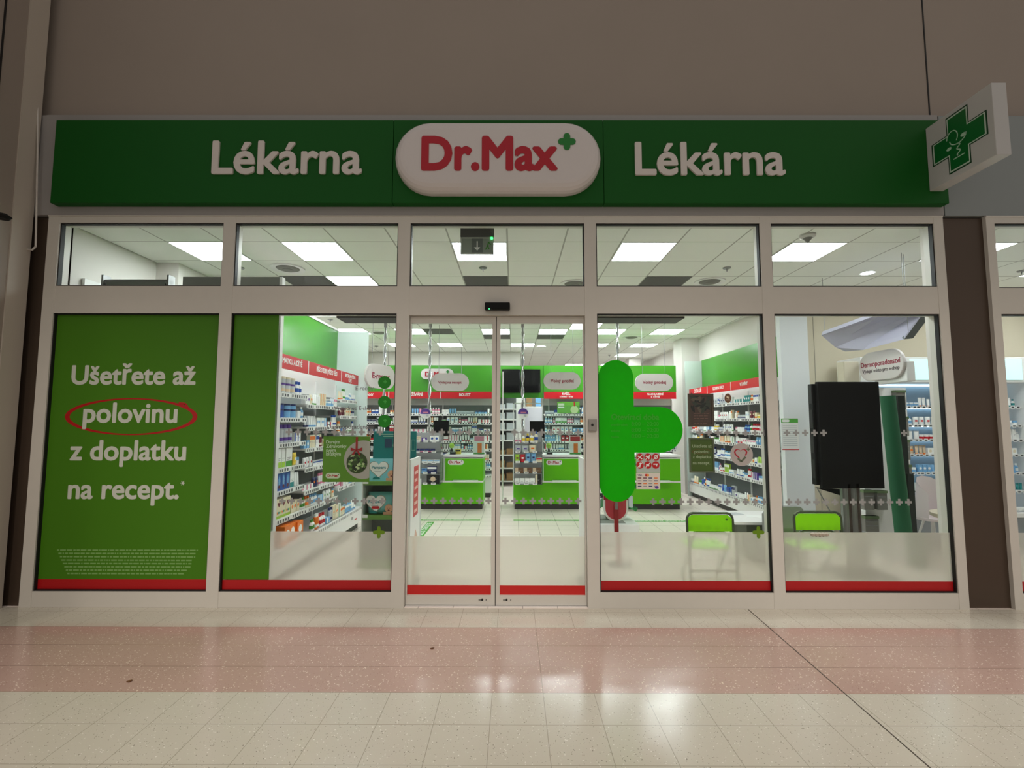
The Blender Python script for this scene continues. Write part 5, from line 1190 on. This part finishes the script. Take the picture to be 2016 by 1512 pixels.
# red paddle sign
t=thing('paddle_sign','red round bottomed sign with white border on a red post below the green cross','sign',(1.175,5.58,0)); LD=t.location; fp=FRONT(5.6)
def U(r,zc,zt,n=14): return [(1.18+r*math.cos(PI+PI*i/n),zc+r*math.sin(PI+PI*i/n)) for i in range(n+1)]+[(1.18+r,zt),(1.18-r,zt)]
for nm,fn in (('white_border',lambda mb:mb.prism(fp,U(.142,.60,1.0),-.01,0,M_white)),('red_face',lambda mb:mb.prism(fp,U(.12,.60,.70),0,.003,mat('paddle_red',(186,54,66),.5))),('dark_red_face',lambda mb:mb.rect(fp,1.04,1.32,.70,1.0,0,.004,mat('paddle_dark',(140,16,24),.5))),('post',lambda mb:mb.box(1.155,1.20,5.56,5.59,.02,.64,mat('paddle_post',(150,16,24),.4))),('clip',lambda mb:mb.box(1.163,1.192,5.55,5.56,.60,.68,M_pipe)),('foot',lambda mb:mb.lathe(1.18,5.6,[(.13,0),(.13,.015),(.02,.03)],M_pipe,20))):
    mb=MB(); fn(mb); shift(mb,LD).build(nm,t)
# nappy display left of the doors
t=thing('nappy_display','green shelved nappy display with teal header card left of the doors','display rack',(-1.38,5.4,0)); LN=t.location
def np_(nm,fn,bev=0):
    mb=MB(); fn(mb); return shift(mb,LN).build(nm,t,bev)
M_ng=mat('display_olive_green',(98,140,60),.5); M_nt=mat('header_teal',(8,118,118),.45)
np_('back_panel',lambda mb:mb.box(-1.67,-1.09,5.78,5.80,.04,1.17,M_shelfgrey))
for x in (-1.672,-1.10): np_('side_panel',lambda mb:mb.box(x,x+.012,5.4,5.78,.04,.92,mat('side_white',(206,208,204),.5)))
for z in (.515,.888): np_('shelf',lambda mb:mb.box(-1.66,-1.10,5.39,5.78,z,z+.042,M_ng))
np_('base',lambda mb:mb.box(-1.66,-1.10,5.42,5.78,0,.1,M_ng))
h=np_('header_card',lambda mb:mb.box(-1.573,-1.085,5.44,5.45,1.17,1.485,M_nt),.006)
np_('header_support',lambda mb:mb.box(-1.40,-1.25,5.45,5.78,.93,1.2,M_shelfgrey))
def hp(mb):
    f=FRONT(5.44); mb.rect(f,-1.44,-1.36,1.30,1.40,0,.002,mat('header_navy',(40,66,92),.5)); mb.prism(f,caps(-1.35,-1.19,1.28,1.37),0,.002,mat('header_pale',(150,190,170),.5))
    for q_ in range(2): mb.rect(f,-1.5+.04*q_,-1.2,1.445-.022*q_,1.455-.022*q_,0,.002,mat('header_pale',(150,190,170),.5))
    mb.rect(f,-1.14,-1.10,1.27,1.39,0,.002,mat('header_pale',(150,190,170),.5)); mb.rect(f,-1.137,-1.103,1.275,1.385,.002,.003,M_nt)
mb=MB(); hp(mb); shift(mb,LN).build('header_print',h)
for z in (.905,.535):
    np_('price_tag',lambda mb:mb.rect(FRONT(5.388),-1.66,-1.60,z,z+.035,0,.003,M_white))
def nappy(lab,x0,x1,z0,z1,y,skin,bag):
    w=x1-x0; h_=z1-z0
    M_nb=mat('nappy_blue',(128,200,214) ,.4) if not bag else mat('nappy_teal',(112,182,180),.35)
    f=FRONT(0)
    def body(mb):
        if bag:
            n=8; vs=[]
            for j in range(n+1):
                zz=h_*j/n; tt=.07*(1-abs(2*j/n-1)**3)+.02; vs += [(-w/2,0,zz),(-w*.36,-tt,zz),(w*.36,-tt,zz),(w/2,0,zz),(w*.36,tt,zz),(-w*.36,tt,zz)]
            mb.add(vs,[(6*j+i,6*j+(i+1)%6,6*j+6+(i+1)%6,6*j+6+i) for j in range(n) for i in range(6)]+[(5,4,3,2,1,0),tuple(6*n+i for i in range(6))],M_nb,True)
        else: mb.box(-w/2,w/2,-.09,.09,0,h_,M_nb)
    f=FRONT(-.09)
    L=[('body',body),
     ('heart_print',lambda mb:(mb.prism(f,heart(-w*.14,h_*.55,w*.8,30),0,.002,mat('heart_rim',(150,140,120),.5)),mb.prism(f,heart(-w*.14,h_*.555,w*.74,30),.002,.003,M_white))),
     ('lettering',lambda mb:text(mb,f,'Pampers',-w*.40,w*.13,h_*.55,.003,.005,mat('nappy_ink',(30,130,140),.5),.02)),
     ('baby_picture',lambda mb:(mb.prism(f,disc(w*.34,h_*.3,w*.15,22,.95),.003,.005,mat('baby_skin',(216,160,130),.6)),mb.rect(f,w*.14,w*.49,0.004,h_*.14,.003,.0045,mat('baby_skin',(216,160,130),.6)),mb.prism(f,disc(w*.29,h_*.31,w*.012,8),.005,.006,M_black),mb.prism(f,disc(w*.38,h_*.31,w*.012,8),.005,.006,M_black),mb.prism(f,disc(w*.34,h_*.22,w*.025,10,1.6),.005,.006,pm('maroon')))),
     ('base_print',lambda mb:(mb.prism(f,[(-w*.22+w*.12*math.cos(PI*i/10)*1.2,h_*.08+w*.10*math.sin(PI*i/10)) for i in range(11)],.003,.004,M_nt),mb.rect(f,-w*.3,-w*.05,h_*.42,h_*.44,.003,.004,pm('grey'))))]
    if bag: L.append(('red_badge',lambda mb:mb.prism(f,caps(-w*.28,w*.0,h_*.28,h_*.4),.004,.005,M_red)))
    placed('nappy_pack' ,lab,'nappy pack',(x0+x1)/2,y,z0,L)
nappy('pale blue nappy carton with white heart and baby picture on the top green shelf',-1.606,-1.31,.931,1.178,5.52,0,False)
nappy('teal nappy bag with white heart and red badge on the middle green shelf',-1.635,-1.33,.558,.80,5.52,0,True)
# security gate pedestals just inside the doors
def gate(lab,x,sgn):
    L=[('panel',lambda mb:mb.box(-.012,.012,0,.46,.03,1.23,M_white)),('foot',lambda mb:mb.box(-.05,.05,0,.46,0,.03,M_pipe))]
    if sgn>0:
        ff=Fr((.012,0,0),(0,1,0),(0,0,1),(1,0,0))
        L.append(('red_print',lambda mb:mb.rect(ff,.14,.36,.66,1.15,0,.0015,mat('gate_red',(206,70,70),.5))))
        L.append(('print_lines',lambda mb:[mb.rect(ff,.17,.33-.03*(i%2),1.07-.075*i,1.10-.075*i,.0015,.0025,mat('gate_line',(240,190,180),.5)) for i in range(6)]))
        L.append(('finger_picture',lambda mb:mb.prism(ff,[(.16,.05),(.36,.05),(.36,.35),(.33,.46),(.26,.52),(.20,.46),(.17,.35)],0,.0015,mat('gate_skin',(222,184,164),.6))))
    placed('security_gate',lab,'security gate',x,4.64,0,L)
gate('white security gate panel with red print beside the left door leaf',-.985,1)
gate('white security gate panel behind the right door leaf edge',.70,-1)
# litter on the mall floor
for k,(px_,py_) in enumerate(((851,1277),(255,1342))):
    x,y=FZ(px_,py_); o=MB().prism(TOP(.0015),[(-.012,-.01),(.008,-.012),(.014,.004),(.004,.016),(-.004,.004)],0,.006,pm('brown')).build('debris'); o.location=(x,y,0); tag(o,'tiny dark scrap on the pink terrazzo band, %s'%('near the middle' if k==0 else 'at the left'),'litter')
# notice on the white panel of the fifth window
xa,z1=F(1538,824,6.94); xb,z0=F(1574,886,6.94)
t=thing('wall_notice','white printed notice with green head and red foot line on the pale panel','notice',((xa+xb)/2,6.945,z0)); fn_=FRONT(6.949)
for nm,fn in (('sheet',lambda mb:mb.rect(fn_,xa,xb,z0,z1,0,.002,M_white)),('green_head',lambda mb:(mb.rect(fn_,xa,xb,z1-.06,z1,.002,.003,M_fl),mb.prism(fn_,caps(xa+.01,xa+.12,z1-.052,z1-.012),.003,.004,M_white))),('print',lambda mb:[mb.rect(fn_,xa+.02,xb-.02,z1-.11-.028*i,z1-.10-.028*i,.002,.003,pm('silver')) for i in range(11)]),('red_line',lambda mb:mb.rect(fn_,xa,xb,z0,z0+.012,.002,.003,M_red))):
    mb=MB(); fn(mb); shift(mb,t.location).build(nm,t)
